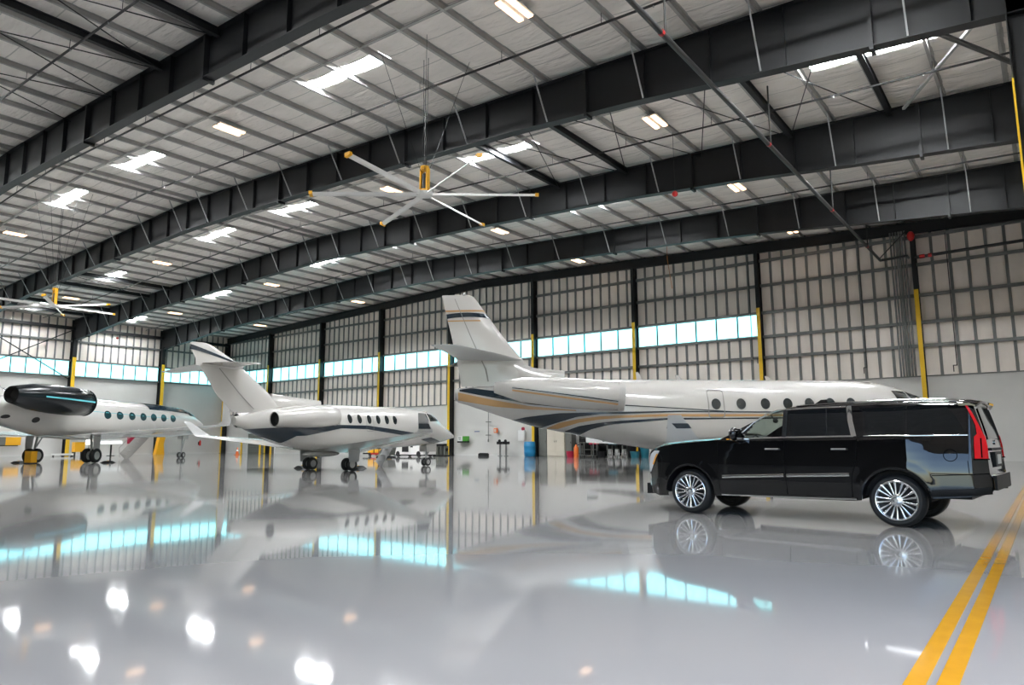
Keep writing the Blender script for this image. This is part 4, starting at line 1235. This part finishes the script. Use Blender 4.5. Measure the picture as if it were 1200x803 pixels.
        stroke([(5.15 + .085 * math.cos(R(a)), 1.075 + .085 * math.sin(R(a))) for a in range(0, 360, 20)], .010, M['seam'], 'fuel_door_gap', sg, .003, closed=True) if sg < 0 else None
        for hs in (2.57, 3.64):
            h = MB()
            p = [c_pt(hs + d, 1.155, sg, o_) for d, o_ in ((-.12, .01), (-.10, .045), (.10, .045), (.12, .01))]
            h.tube(p, .018, 8).obj('door_handle', M['chrome'], root, smooth=True)
        # tail lamp: tall red blade up the rear corner
        P = []
        for z, a, b_ in ((1.03, 5.44, 5.592), (1.2, 5.44, 5.588), (1.34, 5.445, 5.57), (1.38, 5.48, 5.55), (1.5, 5.468, 5.512), (1.6, 5.437, 5.474), (1.7, 5.40, 5.433), (1.80, 5.355, 5.382)):
            P.append([c_pt(a + (b_ - a) * k / 6, z, sg, .014) for k in range(7)])
        t_ = MB().grid(P, sg > 0).obj('tail_lamp', M['taillamp'], root, smooth=True)
        t_['label'] = 'tall red blade tail lamp'
        stroke([(5.43, 1.02), (5.60, 1.02)], .02, M['seam'], 'lamp_trim', sg, .016, t_)
        stroke([(5.52, 1.04), (5.52, 1.32)], .018, M['seam'], 'lamp_divider', sg, .017, t_)
        # lower rear corner and bumper line
        stroke([(4.9, .78), (5.3, .80), (5.60, .82)], .012, M['seam'], 'bumper_gap', sg, .002)
        stroke([(5.36, 1.0), (5.37, .82)], .010, M['seam'], 'bumper_gap', sg, .002)
        stroke([(4.88, .52), (5.3, .55), (5.60, .58)], .10, M['carblack'], 'bumper_lower', sg, .006)
        # head lamp, amber marker, fog lamp trim, fender line
        P = [[c_pt(a + (b_ - a) * k / 5, z, sg, .010) for k in range(6)] for z, a, b_ in ((.72, .05, .11), (.85, .06, .19), (.98, .08, .27), (1.06, .12, .33), (1.12, .22, .36))]
        hl = MB().grid(P).obj('head_lamp', M['lamp'], root, smooth=True)
        P = [[c_pt(a + d, z, sg, .016) for d in (0, .045)] for z, a in ((.86, .165), (.98, .235), (1.06, .29))]
        MB().grid(P).obj('amber_marker', M['amberlens'], hl)['label'] = 'amber side marker'
        P = [[c_pt(s_, z, sg, .012) for s_ in (.03, .07, .11)] for z in (.46, .58, .68)]
        MB().grid(P).obj('fog_trim', M['chrome'], root)['label'] = 'bright vertical trim at the front corner'
        stroke([(.30, .44), (.42, .8), (.40, 1.0), (.34, 1.10)], .008, M['seam'], 'bumper_gap', sg, .002)
        # door mirror
        mb = MB().ball((sg * 1.13, -1.96, 1.42), .12, 16, 10, (1.05, .75, .95))
        mr = mb.bar((sg * .96, -1.98, 1.37), (sg * 1.1, -1.96, 1.37), .07, .05).obj('door_mirror', M['carpaint'], root, smooth=True)
        MB().add([(sg * 1.13 + x * .1, -2.055, 1.42 + z * .085) for x, z in ((-1, -1), (1, -1), (1, 1), (-1, 1))], [(0, 1, 2, 3)]).obj('mirror_glass', M['chrome'], mr)
        MB().bar((sg * 1.03, -1.87, 1.315), (sg * 1.22, -1.88, 1.325), .05, .018).obj('mirror_lamp', M['amberlens'], mr)
        # roof rail
        pts = [(sg * .66, -2.9, 1.88), (sg * .685, -3.05, 1.885), (sg * .70, -3.6, 1.905), (sg * .70, -4.6, 1.915), (sg * .685, -5.1, 1.90), (sg * .67, -5.25, 1.87)]
        MB().tube(pts, .016, 8).obj('roof_rail', M['chrome'], root, smooth=True)['label'] = 'bright roof rail'
        # wheels
        for c in (WF, WR):
            wheel_suv(root, sg, c)
    # windscreen and rear glass, tailgate furniture
    P = [[((f * .90 * c_y(s, c_topz(s, 1))), -s, c_topz(s, f * .9) - .004) for f in [i / 6 - 1 for i in range(13)]] for s in (1.69, 1.9, 2.1, 2.3, 2.51)]
    MB().grid(P).obj('windscreen', M['clear'], root, smooth=True)
    P = [[(f * .80 * c_y(s, c_topz(s, 1)), -s - .012, c_topz(s, f * .8) + .006) for f in [i / 5 - 1 for i in range(11)]] for s in (5.478, 5.50, 5.52, 5.543, 5.565, 5.58)]
    MB().grid(P).obj('rear_glass', M['privacy'], root, smooth=True)
    sp = MB()
    P = []
    for x in (-.74, -.6, 0, .6, .74):
        k = .06 if abs(x) > .7 else 0
        P.append([(x, -5.28, 1.90 - k), (x, -5.42, 1.895 - k), (x, -5.55 + k, 1.865 - k), (x, -5.55 + k, 1.835 - k), (x, -5.44, 1.80), (x, -5.28, 1.86 - k), (x, -5.28, 1.90 - k)])
    sp.grid(P).add(P[0], [tuple(range(6))]).add(P[-1], [tuple(range(5, -1, -1))])
    sp.obj('rear_spoiler', M['carpaint'], root, smooth=True, angle=40)
    MB().box(-.74, .74, -5.665, -5.58, .58, .79).obj('rear_bumper', M['carblack'], root)
    MB().box(-.70, .70, -5.66, -5.6, .79, .80).obj('bumper_step', M['chrome'], root)
    MB().box(-.33, .33, -5.625, -5.58, .90, 1.12).obj('plate_recess', M['carblack'], root)
    MB().box(-.155, .155, -5.635, -5.625, .94, 1.08).obj('licence_plate', M['plate'], root)
    MB().box(-.55, .55, -5.615, -5.58, 1.14, 1.18).obj('tailgate_trim', M['carblack'], root)
    MB().rev([(0, .035), (.015, .035), (.02, .02), (.02, .001)], (0, -5.585, 1.26), (0, -1, 0), 16).obj('tailgate_emblem', M['chrome'], root, smooth=True)
    # grille on the front
    g = MB().box(-.52, .52, -.02, .012, .55, .98).obj('grille', M['carblack'], root)
    for k in range(6):
        z = .60 + k * .066
        MB().box(-.5, .5, .012, .03, z, z + .022).obj('grille_bar', M['chrome'], g)
    MB().box(-.56, -.52, -.02, .03, .53, 1.0).box(.52, .56, -.02, .03, .53, 1.0).box(-.56, .56, -.02, .03, .98, 1.01).box(-.56, .56, -.02, .03, .53, .56).obj('grille_surround', M['chrome'], root)
    MB().box(-.7, .7, -.1, .04, .30, .50).obj('front_bumper', M['carblack'], root)
    MB().add([(-.03, -3.0, 1.94), (.03, -3.0, 1.94), (.025, -3.2, 1.945), (-.025, -3.2, 1.945), (-.008, -3.1, 2.01), (.008, -3.1, 2.01), (.008, -3.2, 2.01), (-.008, -3.2, 2.01)],
             [(0, 1, 2, 3), (4, 5, 6, 7), (0, 1, 5, 4), (1, 2, 6, 5), (2, 3, 7, 6), (3, 0, 4, 7)]).obj('roof_antenna', M['carpaint'], root)
    return root

def wheel_suv(root, sg, c):
    """tyre, rim, hub and nine pairs of spokes"""
    x1 = .985                                  # outer face
    C = (sg * x1, -c, WZ)
    ax = (-sg, 0, 0)
    r = WRAD
    ty = MB().rev([(.02, .295), (.0, .31), (.0, .345), (.03, .378), (.07, r), (.21, r), (.25, .378), (.28, .345), (.28, .29), (.02, .295)], C, ax, 48).obj('tyre', M['rubber'], root, smooth=True, angle=40)
    MB().rev([(.0, .30), (-.006, .292), (.0, .279), (.03, .272), (.03, .268), (.22, .25), (.24, .285)], C, ax, 48).obj('rim', M['rim'], ty, smooth=True, angle=50)
    MB().rev([(.12, .27), (.14, .1), (.14, .001)], C, ax, 32).obj('brake_disc', M['rimdark'], ty, smooth=True)
    MB().rev([(.05, .095), (.018, .09), (.004, .075), (-.002, .045), (-.004, .001)], C, ax, 28).obj('hub_cap', M['rim'], ty, smooth=True)
    MB().rev([(-.0045, .001), (-.0055, .022), (-.004, .03)], C, ax, 6).obj('hub_emblem', M['wheelm'], ty)
    for k in range(9):
        for d in (-.155, .155):
            a = 2 * math.pi * k / 9
            a0, a1 = a + d * .95, a + d
            P = []
            for rr, t, dep in ((.075, .011, .012), (.17, .012, .02), (.284, .0165, .004)):
                aa = a0 + (a1 - a0) * (rr - .075) / .209
                ca, sa = math.cos(aa), math.sin(aa)
                row = []
                for u, h in ((-1, .03), (-1, 0), (-.4, -.006), (.4, -.006), (1, 0), (1, .03), (-1, .03)):
                    yy, zz = ca * rr - sa * u * t, sa * rr + ca * u * t
                    row.append((sg * (x1 - dep - h), -c + yy, WZ + zz))
                P.append(row)
            MB().grid(P).obj('spoke', M['rim'], ty, smooth=True)
suv()

# ------------------------------------------------------------------ things along the walls and under the aircraft
M['blue'] = mat('blue_plastic_drum', (0.01, 0.20, 0.42), 0.4)
M['beige'] = mat('beige_enamel', (0.60, 0.55, 0.46), 0.4)
M['dgrey'] = mat('dark_grey_enamel', (0.13, 0.135, 0.12), 0.45)
M['green'] = mat('green_plastic', (0.06, 0.30, 0.03), 0.4)
M['orange'] = mat('orange_plastic', (0.75, 0.16, 0.02), 0.45)
M['teal'] = mat('teal_plastic', (0.01, 0.13, 0.18), 0.45)
M['maroon'] = mat('crimson_paint', (0.42, 0.01, 0.05), 0.45)
M['paper'] = mat('white_sheet', (0.7, 0.7, 0.7), 0.6)
M['tug'] = mat('white_tug_paint', (0.78, 0.77, 0.75), 0.3)
M['worklight'] = mat('work_lamp_face', (.5, .5, .5), .3, emit=(1.0, .9, .75), strength=3.0)

def root_at(name, x, y, label, cat, rz=0, z=0, group=None):
    return tag(empty(name, (x, y, z), rz), label, cat, group)
def cabinet(name, x0, x1, y0, y1, h, m, label, doors):
    r = root_at(name, (x0 + x1) / 2, y0, label, 'cabinet')
    w_ = (x1 - x0) / 2
    MB().box(-w_, w_, .03, y1 - y0, 0, h).obj('body', m, r)
    dw = 2 * w_ / doors
    for k in range(doors):
        d = MB().box(-w_ + k * dw + .012, -w_ + (k + 1) * dw - .012, 0, .03, .06, h - .03).obj('door', m, r)
        hx = -w_ + (k + 1) * dw - .1 if k % 2 == 0 else -w_ + k * dw + .1
        MB().box(hx - .02, hx + .02, -.03, 0, h * .5, h * .5 + .16).obj('handle', M['chrome'], d)
cabinet('storage_cabinet', -36.05, -35.3, 51.4, 52.2, 2.45, M['dgrey'], 'dark grey steel cabinet beside the blue drum', 1)
cabinet('storage_cabinet', -35.24, -33.45, 51.4, 52.2, 2.5, M['beige'], 'beige two door steel cabinet against the end wall', 2)
cabinet('storage_cabinet', -33.4, -32.75, 51.5, 52.2, 2.3, M['dgrey'], 'narrow dark cabinet between the beige cabinet and the workbench', 1)
d = root_at('drum', -36.75, 50.9, 'bright blue plastic drum at the foot of an end wall column', 'drum')
MB().rev([(0, .001), (0, .44), (.03, .48), (.35, .5), (.40, .52), (.45, .5), (.85, .5), (.90, .52), (.95, .5), (1.28, .48), (1.32, .45), (1.32, .40), (1.29, .39), (1.29, .001)], (0, 0, 0), (0, 0, 1), 28).obj('barrel', M['blue'], d, smooth=True, angle=50)
MB().cyl((.2, 0, 1.29), (.2, 0, 1.33), .05, 10).obj('bung', M['carblack'], d)
# workbench and what stands on and under it
wbn = root_at('workbench', -29.9, 51.5, 'long dark workbench against the end wall under the big jet', 'workbench')
MB().box(-2.2, 2.3, -.4, .6, .98, 1.05).obj('bench_top', M['carblack'], wbn)
for x in (-2.1, -.7, .8, 2.2):
    for y in (-.35, .5):
        MB().box(x - .04, x + .04, y - .04, y + .04, 0, .98).obj('leg', M['dgrey'], wbn)
MB().box(-2.1, 2.2, -.3, .5, .28, .32).obj('shelf', M['carblack'], wbn)
for k, (x, w_, h, m, lab) in enumerate(((-31.6, .3, .5, 'carblack', 'black case standing on the left end of the workbench'), (-30.6, .35, .32, 'maroon', 'crimson tool chest on the workbench'), (-29.7, .25, .6, 'carblack', 'tall black case in the middle of the workbench'), (-28.7, .4, .3, 'teal', 'teal box on the workbench'), (-28.0, .25, .42, 'dgrey', 'grey box on the right end of the workbench'))):
    r = root_at('tool_box', x, 51.55, lab, 'box', z=1.05)
    MB().box(-w_, w_, -.2, .25, 0, h * .75).obj('body', M[m], r)
    MB().box(-w_ - .01, w_ + .01, -.21, .26, h * .75, h).obj('lid', M[m], r)
    MB().tube([(-w_ * .5, 0, h), (-w_ * .5, 0, h + .06), (w_ * .5, 0, h + .06), (w_ * .5, 0, h)], .015, 6).obj('handle', M['galv'], r)
for k, (x, m, lab) in enumerate(((-32.3, 'maroon', 'crimson bin in front of the left end of the workbench'), (-29.3, 'carblack', 'small black bin in front of the workbench right of the tool cart'), (-26.3, 'teal', 'small teal bin in front of the workbench right of the stools'), (-26.95, 'carblack', 'black waste bin right of the workbench'), (-25.8, 'teal', 'teal waste bin by the black car bonnet'))):
    big = k > 2
    r = root_at('waste_bin', x, 51.3 if big else 50.6, lab, 'bin')
    h = .95 if big else .5
    MB().rev([(0, .001), (0, .3), (h, .38), (h, .35), (.05, .27), (.05, .001)], (0, 0, 0), (0, 0, 1), 16).obj('tub', M[m], r, smooth=True, angle=50)
    MB().rev([(h - .04, .39), (h, .40), (h + .01, .36)], (0, 0, 0), (0, 0, 1), 16).obj('rim', M[m], r)
r = root_at('spray_bottle', -31.5, 50.2, 'tall orange canister on the floor in front of the workbench', 'canister')
MB().rev([(0, .001), (0, .2), (.8, .2), (.95, .1), (1.0, .07), (1.08, .07), (1.08, .001)], (0, 0, 0), (0, 0, 1), 18).obj('bottle', M['orange'], r, smooth=True, angle=50)
MB().box(-.05, .12, -.04, .04, 1.08, 1.18).obj('nozzle', M['carblack'], r)
r = root_at('tool_cart', -30.35, 50.3, 'grey framed tool cart with dark tray standing before the workbench', 'cart')
for x in (-.62, .62):
    for y in (-.3, .3):
        MB().box(x - .03, x + .03, y - .03, y + .03, .1, 1.25).obj('post', M['galv'], r)
        MB().rev([(-.03, .001), (-.03, .07), (.03, .07), (.03, .001)], (x, y, .07), (1, 0, 0), 12).obj('caster', M['rubber'], r)
for z in (.16, .62, 1.18):
    MB().box(-.65, .65, -.33, .33, z, z + .05).obj('tray', M['dgrey'] if z > .2 else M['galv'], r)
r = root_at('tool_shelf', -29.8, 52.25, 'dark tool shelving on the end wall behind the workbench', 'shelving')
MB().box(-2.6, 2.7, .2, .3, .1, 2.1).obj('back_panel', M['carblack'], r)
for x in (-2.6, -.85, .9, 2.66):
    MB().box(x - .03, x + .03, -.1, .3, 0, 2.1).obj('upright', M['dgrey'], r)
for z in (1.3, 1.7, 2.08):
    MB().box(-2.6, 2.7, -.1, .2, z, z + .04).obj('shelf', M['dgrey'], r)
for k in range(3):
    r = root_at('stool', -28.5 + k * .62, 50.6, '%s white legged stool in front of the workbench' % ('leftmost', 'middle', 'rightmost')[k], 'stool', group='white legged stools')
    MB().cyl((0, 0, .66), (0, 0, .71), .18, 16).obj('seat', M['dgrey'], r)
    for a in range(4):
        c, s = math.cos(R(45 + 90 * a)), math.sin(R(45 + 90 * a))
        MB().cyl((c * .13, s * .13, .66), (c * .2, s * .2, 0), .022, 6).obj('leg', M['white'], r)
# things on the end wall
r = root_at('first_aid_box', -45.9, 52.66, 'green and white first aid box fixed to the end wall', 'box', z=1.25)
MB().box(-.62, 0, -.3, 0, .14, .62).obj('white_half', M['white'], r)
MB().box(0, .62, -.3, 0, .14, .62).obj('green_half', M['green'], r)
MB().box(-.64, .64, -.36, 0, 0, .14).obj('tray', M['carblack'], r)
for k in range(3):
    MB().box(-.55 + k * .04, -.2, -.305, -.3, .48 - k * .1, .53 - k * .1).obj('print_line', M['dgrey'], r)
for k, x in enumerate((-40.85, -40.15)):
    r = root_at('eyewash_stand', x, 51.9, ('left one of two grey pedestals with dark heads', 'right one of two grey pedestals with dark heads')[k], 'pedestal', group='grey pedestals')
    MB().cyl((0, 0, .03), (0, 0, 1.1), .09, 12).obj('post', M['galv'], r)
    MB().cyl((0, 0, 0), (0, 0, .04), .22, 16).obj('foot', M['galv'], r)
    MB().box(-.26, .26, -.2, .2, 1.08, 1.34).ball((0, -.1, 1.4), .14, 10, 6).obj('head', M['carblack'], r)
r = root_at('wall_hose_box', -38.8, 52.66, 'white wall cabinet with a crimson alarm dome above it', 'cabinet', z=1.4)
MB().box(-.36, .36, -.25, 0, 0, .95).obj('body', M['white'], r)
MB().box(-.33, .33, -.265, -.25, .03, .92).obj('door', M['white'], r)
MB().ball((.18, -.18, 1.08), .19, 14, 8, (1, .8, .9)).obj('alarm_dome', M['maroon'], r, smooth=True)
r = root_at('wall_sounder', -41.9, 52.66, 'small orange wall box near the vertical wall pipe', 'box', z=2.15)
MB().box(-.18, .18, -.18, 0, 0, .45).obj('body', M['orange'], r)
MB().box(-.12, .12, -.2, -.18, .08, .36).obj('grille_plate', M['beige'], r)
r = root_at('wall_riser', -42.75, 52.5, 'thin grey vertical wall pipe with dark brackets and a drain', 'pipe')
MB().tube([(0, 0, 1.45), (0, 0, 4.9), (-1.8, 0, 5.05)], .04, 8).obj('pipe', M['galv'], r, smooth=True)
for z in (1.95, 3.2):
    MB().box(-.3, .3, -.05, .05, z - .04, z + .04).obj('bracket', M['dgrey'], r)
MB().cyl((0, 0, 1.3), (0, 0, 1.55), .07, 8).obj('drain_tap', M['dgrey'], r)
o = MB().box(-44.6, -44.0, 52.62, 52.67, 2.26, 2.36).obj('wall_sign', mat('blue_sign', (.08, .12, .25), .4))
tag(o, 'narrow blue sign plate right of the first aid box', 'sign')
r = root_at('floor_box', -42.85, 51.9, 'low black box on the floor below the wall pipe', 'box')
MB().box(-.5, .5, -.2, .2, 0, .22).obj('body', M['carblack'], r)
MB().box(-.42, .42, -.15, .15, .22, .28).obj('lid', M['rubber'], r)
r = root_at('notice_sheet', -37.55, 52.66, 'small white notice with green mark beside a yellow column', 'notice', z=1.6)
MB().box(-.18, .18, -.02, 0, 0, 1.0).obj('sheet', M['paper'], r)
MB().box(-.12, .12, -.03, -.02, .35, .6).obj('mark', M['green'], r)

# ground support things behind the middle jet
r = root_at('tow_tug', -46.1, 46.0, 'white aircraft tug with a dark open cab behind the middle jet', 'tug')
m = MB()
m.add([(x, y, z) for y in (-.8, .8) for x, z in ((-1.95, .22), (1.9, .22), (1.95, .75), (1.5, 1.15), (-1.2, 1.2), (-1.75, .6))], [(0, 1, 2, 3, 4, 5), (11, 10, 9, 8, 7, 6)] + [(i, i + 6, (i + 1) % 6 + 6, (i + 1) % 6) for i in range(6)])
m.obj('body', M['tug'], r)
MB().box(-.75, .05, -.83, -.78, .45, 1.08).obj('cab_opening', M['dark'], r)
MB().box(.3, .6, -.83, -.78, .85, 1.05).obj('vent', M['dark'], r)
MB().box(-1.9, 1.9, -.75, .75, .12, .24).obj('skirt', M['carblack'], r)
for x in (-1.3, 1.3):
    for y in (-.72, .72):
        MB().rev([(-.1, .001), (-.1, .24), (-.06, .27), (.06, .27), (.1, .24), (.1, .001)], (x, y, .27), (0, 1, 0), 18).obj('wheel', M['rubber'], r, smooth=True, angle=50)
r = root_at('ground_power_cart', -51.8, 47.0, 'amber yellow ground power cart with dark straps behind the middle jet', 'cart')
m = MB()
m.box(-1.1, 1.1, -.5, .5, .32, 1.0)
m.obj('body', M['amber'], r)
for x in (-.25, .45):
    MB().box(x - .05, x + .05, -.52, .52, .31, 1.02).obj('strap', M['carblack'], r)
MB().box(-1.8, 1.2, -.55, .55, .18, .32).obj('chassis', M['carblack'], r)
MB().box(-.9, .5, -.56, -.53, .16, .30).obj('red_plate', M['red'], r)
for x in (-.8, .8):
    for y in (-.5, .5):
        MB().rev([(-.07, .001), (-.07, .18), (.07, .18), (.07, .001)], (x, y, .18), (0, 1, 0), 14).obj('wheel', M['rubber'], r)
r = root_at('engine_cover_sled', -46.9, 43.2, 'grey padded sled with curved white runner behind the middle jet', 'sled')
m = MB()
m.grid([[(x + dx, y, z) for y in (-.5, .5)] for x, z, dx in ((-.7, .06, 0), (-.3, .32, 0), (.05, .8, 0), (.35, .95, 0), (.9, .95, 0))])
m.obj('runner', M['tug'], r, smooth=True)
MB().add([(x, y, z) for y in (-.45, .45) for x, z in ((-.2, .22), (.75, .22), (.95, .9), (.25, .9))], [(0, 1, 2, 3), (7, 6, 5, 4)] + [(i, i + 4, (i + 1) % 4 + 4, (i + 1) % 4) for i in range(4)]).obj('pad', M['dgrey'], r)
MB().box(-.6, .85, -.48, .48, 0, .1).obj('base', M['carblack'], r)
r = root_at('tow_bar_rack', -46.85, 50.3, 'dark steel rack behind the nose of the middle jet', 'rack')
for x in (-.7, -.25, .2, .7):
    MB().box(x - .04, x + .04, -.25, .25, .06, .95).obj('post', M['dgrey'], r)
MB().box(-.78, .9, -.28, .28, 0, .08).obj('base', M['carblack'], r)
MB().box(-.4, .55, -.26, .26, .9, 1.15).obj('head', M['carblack'], r)
MB().ball((.75, 0, .6), .16, 10, 6).obj('lock', M['carblack'], r)
for k, (x, y) in enumerate(((-73.0, 45.0),)):
    r = root_at('traffic_cone', x, y, 'small orange traffic cone on the floor near the room corner', 'cone')
    MB().cyl((0, 0, .03), (0, 0, .85), .2, 16, .04).obj('cone', M['orange'], r, smooth=True)
    MB().cyl((0, 0, .42), (0, 0, .58), .127, 16, .093).obj('band', M['white'], r)
    MB().box(-.27, .27, -.27, .27, 0, .04).obj('base', M['orange'], r)
bl = ['leftmost yellow guard post by the corner door', 'middle yellow guard post by the corner door', 'rightmost yellow guard post by the corner door']
for k, (x, y) in enumerate(((-80.6, 50.2), (-76.6, 50.2), (-75.9, 51.2))):
    r = root_at('guard_post', x, y, bl[k], 'post', group='yellow guard posts')
    MB().rev([(0, .12), (1.45, .12), (1.53, .08), (1.56, .001)], (0, 0, 0), (0, 0, 1), 16).obj('post', M['yellow'], r, smooth=True, angle=50)
    MB().cyl((0, 0, 0), (0, 0, .02), .2, 16).obj('base_plate', M['yellow'], r)
dr = tag(empty('door_1', (-80.4, YB - .02, 0)), 'dark grey roll up door low in the end wall near the corner', kind='structure')
for k in range(9):
    MB().box(-2.9, 2.9, -.06 - .015 * (k % 2), -.02, k * .28, k * .28 + .27).obj('slat', M['dgrey'], dr)
MB().box(-3.05, -2.9, -.1, 0, 0, 2.7).box(2.9, 3.05, -.1, 0, 0, 2.7).box(-3.05, 3.05, -.14, 0, 2.52, 2.8).obj('door_frame', M['white'], dr)

# wheel chocks
ck = [(-31.05, 22.9, 0, 'black rubber chock behind the left main wheel of the middle jet'), (-28.05, 24.0, 0, 'black rubber chock beside the right main wheel of the middle jet'), (-57.9, 18.9, .5, 'black rubber chock at the left main wheel of the far left jet'), (-52.1, 22.35, .5, 'black rubber chock at the right main wheel of the far left jet')]
for x, y, rz, lab in ck:
    r = root_at('wheel_chock', x, y, lab, 'chock', rz, group='wheel chocks')
    MB().add([(a, b, c) for b in (-.28, .28) for a, c in ((-.4, 0), (.4, 0), (.1, .13), (-.1, .13))], [(0, 1, 2, 3), (7, 6, 5, 4)] + [(i, i + 4, (i + 1) % 4 + 4, (i + 1) % 4) for i in range(4)]).obj('wedge', M['rubber'], r)
    MB().box(-.04, .04, -.05, .05, .13, .16).obj('rope_eye', M['amber'], r)

# under and behind the far left jet
r = root_at('chock_box', -55.3, 18.75, 'yellow box standing before the left main wheels of the far left jet', 'box', .3)
MB().box(-.3, .3, -.22, .22, .05, .8).obj('body', M['amber'], r)
MB().box(-.32, .32, -.24, .24, 0, .06).obj('base', M['rubber'], r)
MB().box(-.31, .31, -.23, .23, .78, .83).obj('lid', M['amber'], r)
r = root_at('wall_locker', -87.9, 27.6, 'long amber and dark locker raised on the far side wall', 'locker', R(90), z=1.2)
MB().box(-1.0, -.35, -.3, .3, 0, .85).obj('dark_end', M['dgrey'], r)
MB().box(-.35, 1.05, -.3, .3, 0, .85).obj('body', M['amber'], r)
MB().box(-.95, 1.0, .3, .36, -.1, .2).obj('bracket', M['steel'], r)
r = root_at('amber_crate', -84.0, 32.9, 'amber crate on a stand beside a yellow column behind the far left jet', 'crate', R(90))
MB().box(-.5, .5, -.4, .4, .45, 1.45).obj('body', M['amber'], r)
for x in (-.42, .42):
    MB().box(x - .05, x + .05, -.35, .35, 0, .45).obj('leg', M['steel'], r)
MB().box(-.52, .52, -.42, .42, 1.45, 1.5).obj('lid', M['amber'], r)
r = root_at('work_lamp', -80.2, 32.4, 'lit work lamp on a stand behind the far left jet', 'lamp', R(70))
MB().cyl((0, 0, 0), (0, 0, 1.2), .04, 8).obj('stand', M['galv'], r)
MB().box(-.35, .35, -.12, .12, 1.2, 1.75).obj('housing', M['galv'], r)
MB().box(-.3, .3, -.15, -.12, 1.25, 1.7).obj('lamp_face', M['worklight'], r)
for a in range(3):
    MB().cyl((0, 0, .25), (.4 * math.cos(R(120 * a)), .4 * math.sin(R(120 * a)), 0), .025, 6).obj('leg', M['galv'], r)
r = root_at('display_table', -82, 35.4, 'small table with a pale sloped top on a dark pedestal behind the far left jet', 'table', R(70))
MB().cyl((0, 0, 0), (0, 0, 1.2), .09, 10).obj('pedestal', M['carblack'], r)
MB().cyl((0, 0, 0), (0, 0, .04), .4, 16).obj('foot', M['carblack'], r)
MB().bar((0, -.35, 1.25), (0, .35, 1.6), 2.1, .06, (0, 0, 1)).obj('top', M['white'], r)
MB().bar((0, -.33, 1.29), (0, .33, 1.63), 1.9, .02, (0, 0, 1)).obj('sheet', M['paper'], r)
r = root_at('wall_reel', -88.3, 40.5, 'crimson hose reel on the far side wall above the jet stair', 'hose reel', R(90), z=1.3)
MB().cyl((0, -.15, .42), (0, .15, .42), .42, 18).obj('drum', M['maroon'], r)
MB().box(-.45, .45, .15, .35, 0, .9).obj('back_plate', M['maroon'], r)
r = root_at('ground_cart', -83.5, 31.2, 'low white floor trolley behind the far left jet', 'trolley', R(70))
MB().box(-1.0, 1.0, -.5, .5, .12, .3).obj('deck', M['white'], r)
for x in (-.8, .8):
    for y in (-.4, .4):
        MB().rev([(-.05, .001), (-.05, .1), (.05, .1), (.05, .001)], (x, y, .1), (0, 1, 0), 10).obj('caster', M['rubber'], r)
r = root_at('cart_cover', -86.6, 43.0, 'amber wrapped equipment leaning at the foot of a far side wall column', 'equipment', R(90))
MB().add([(x, y, z) for y in (-.35, .35) for x, z in ((-.6, 0), (.45, 0), (.3, 1.2), (.5, 2.2), (-.2, 2.2))], [(0, 1, 2, 3, 4), (9, 8, 7, 6, 5)] + [(i, i + 5, (i + 1) % 5 + 5, (i + 1) % 5) for i in range(5)]).obj('cover', M['amber'], r)
MB().box(-.55, .4, -.3, .3, 0, .1).obj('base', M['carblack'], r)
r = root_at('fire_extinguisher', -88.55, 49.2, 'small red fire extinguisher on the far side wall near the room corner', 'extinguisher', z=1.0)
MB().cyl((0, 0, 0), (0, 0, .55), .12, 12).ball((0, 0, .55), .12, 12, 6).obj('cylinder', M['red'], r, smooth=True)
MB().box(-.05, .05, -.03, .03, .64, .74).obj('valve', M['carblack'], r)
MB().box(-.34, -.1, -.1, .1, .1, .5).obj('bracket', M['steel'], r)
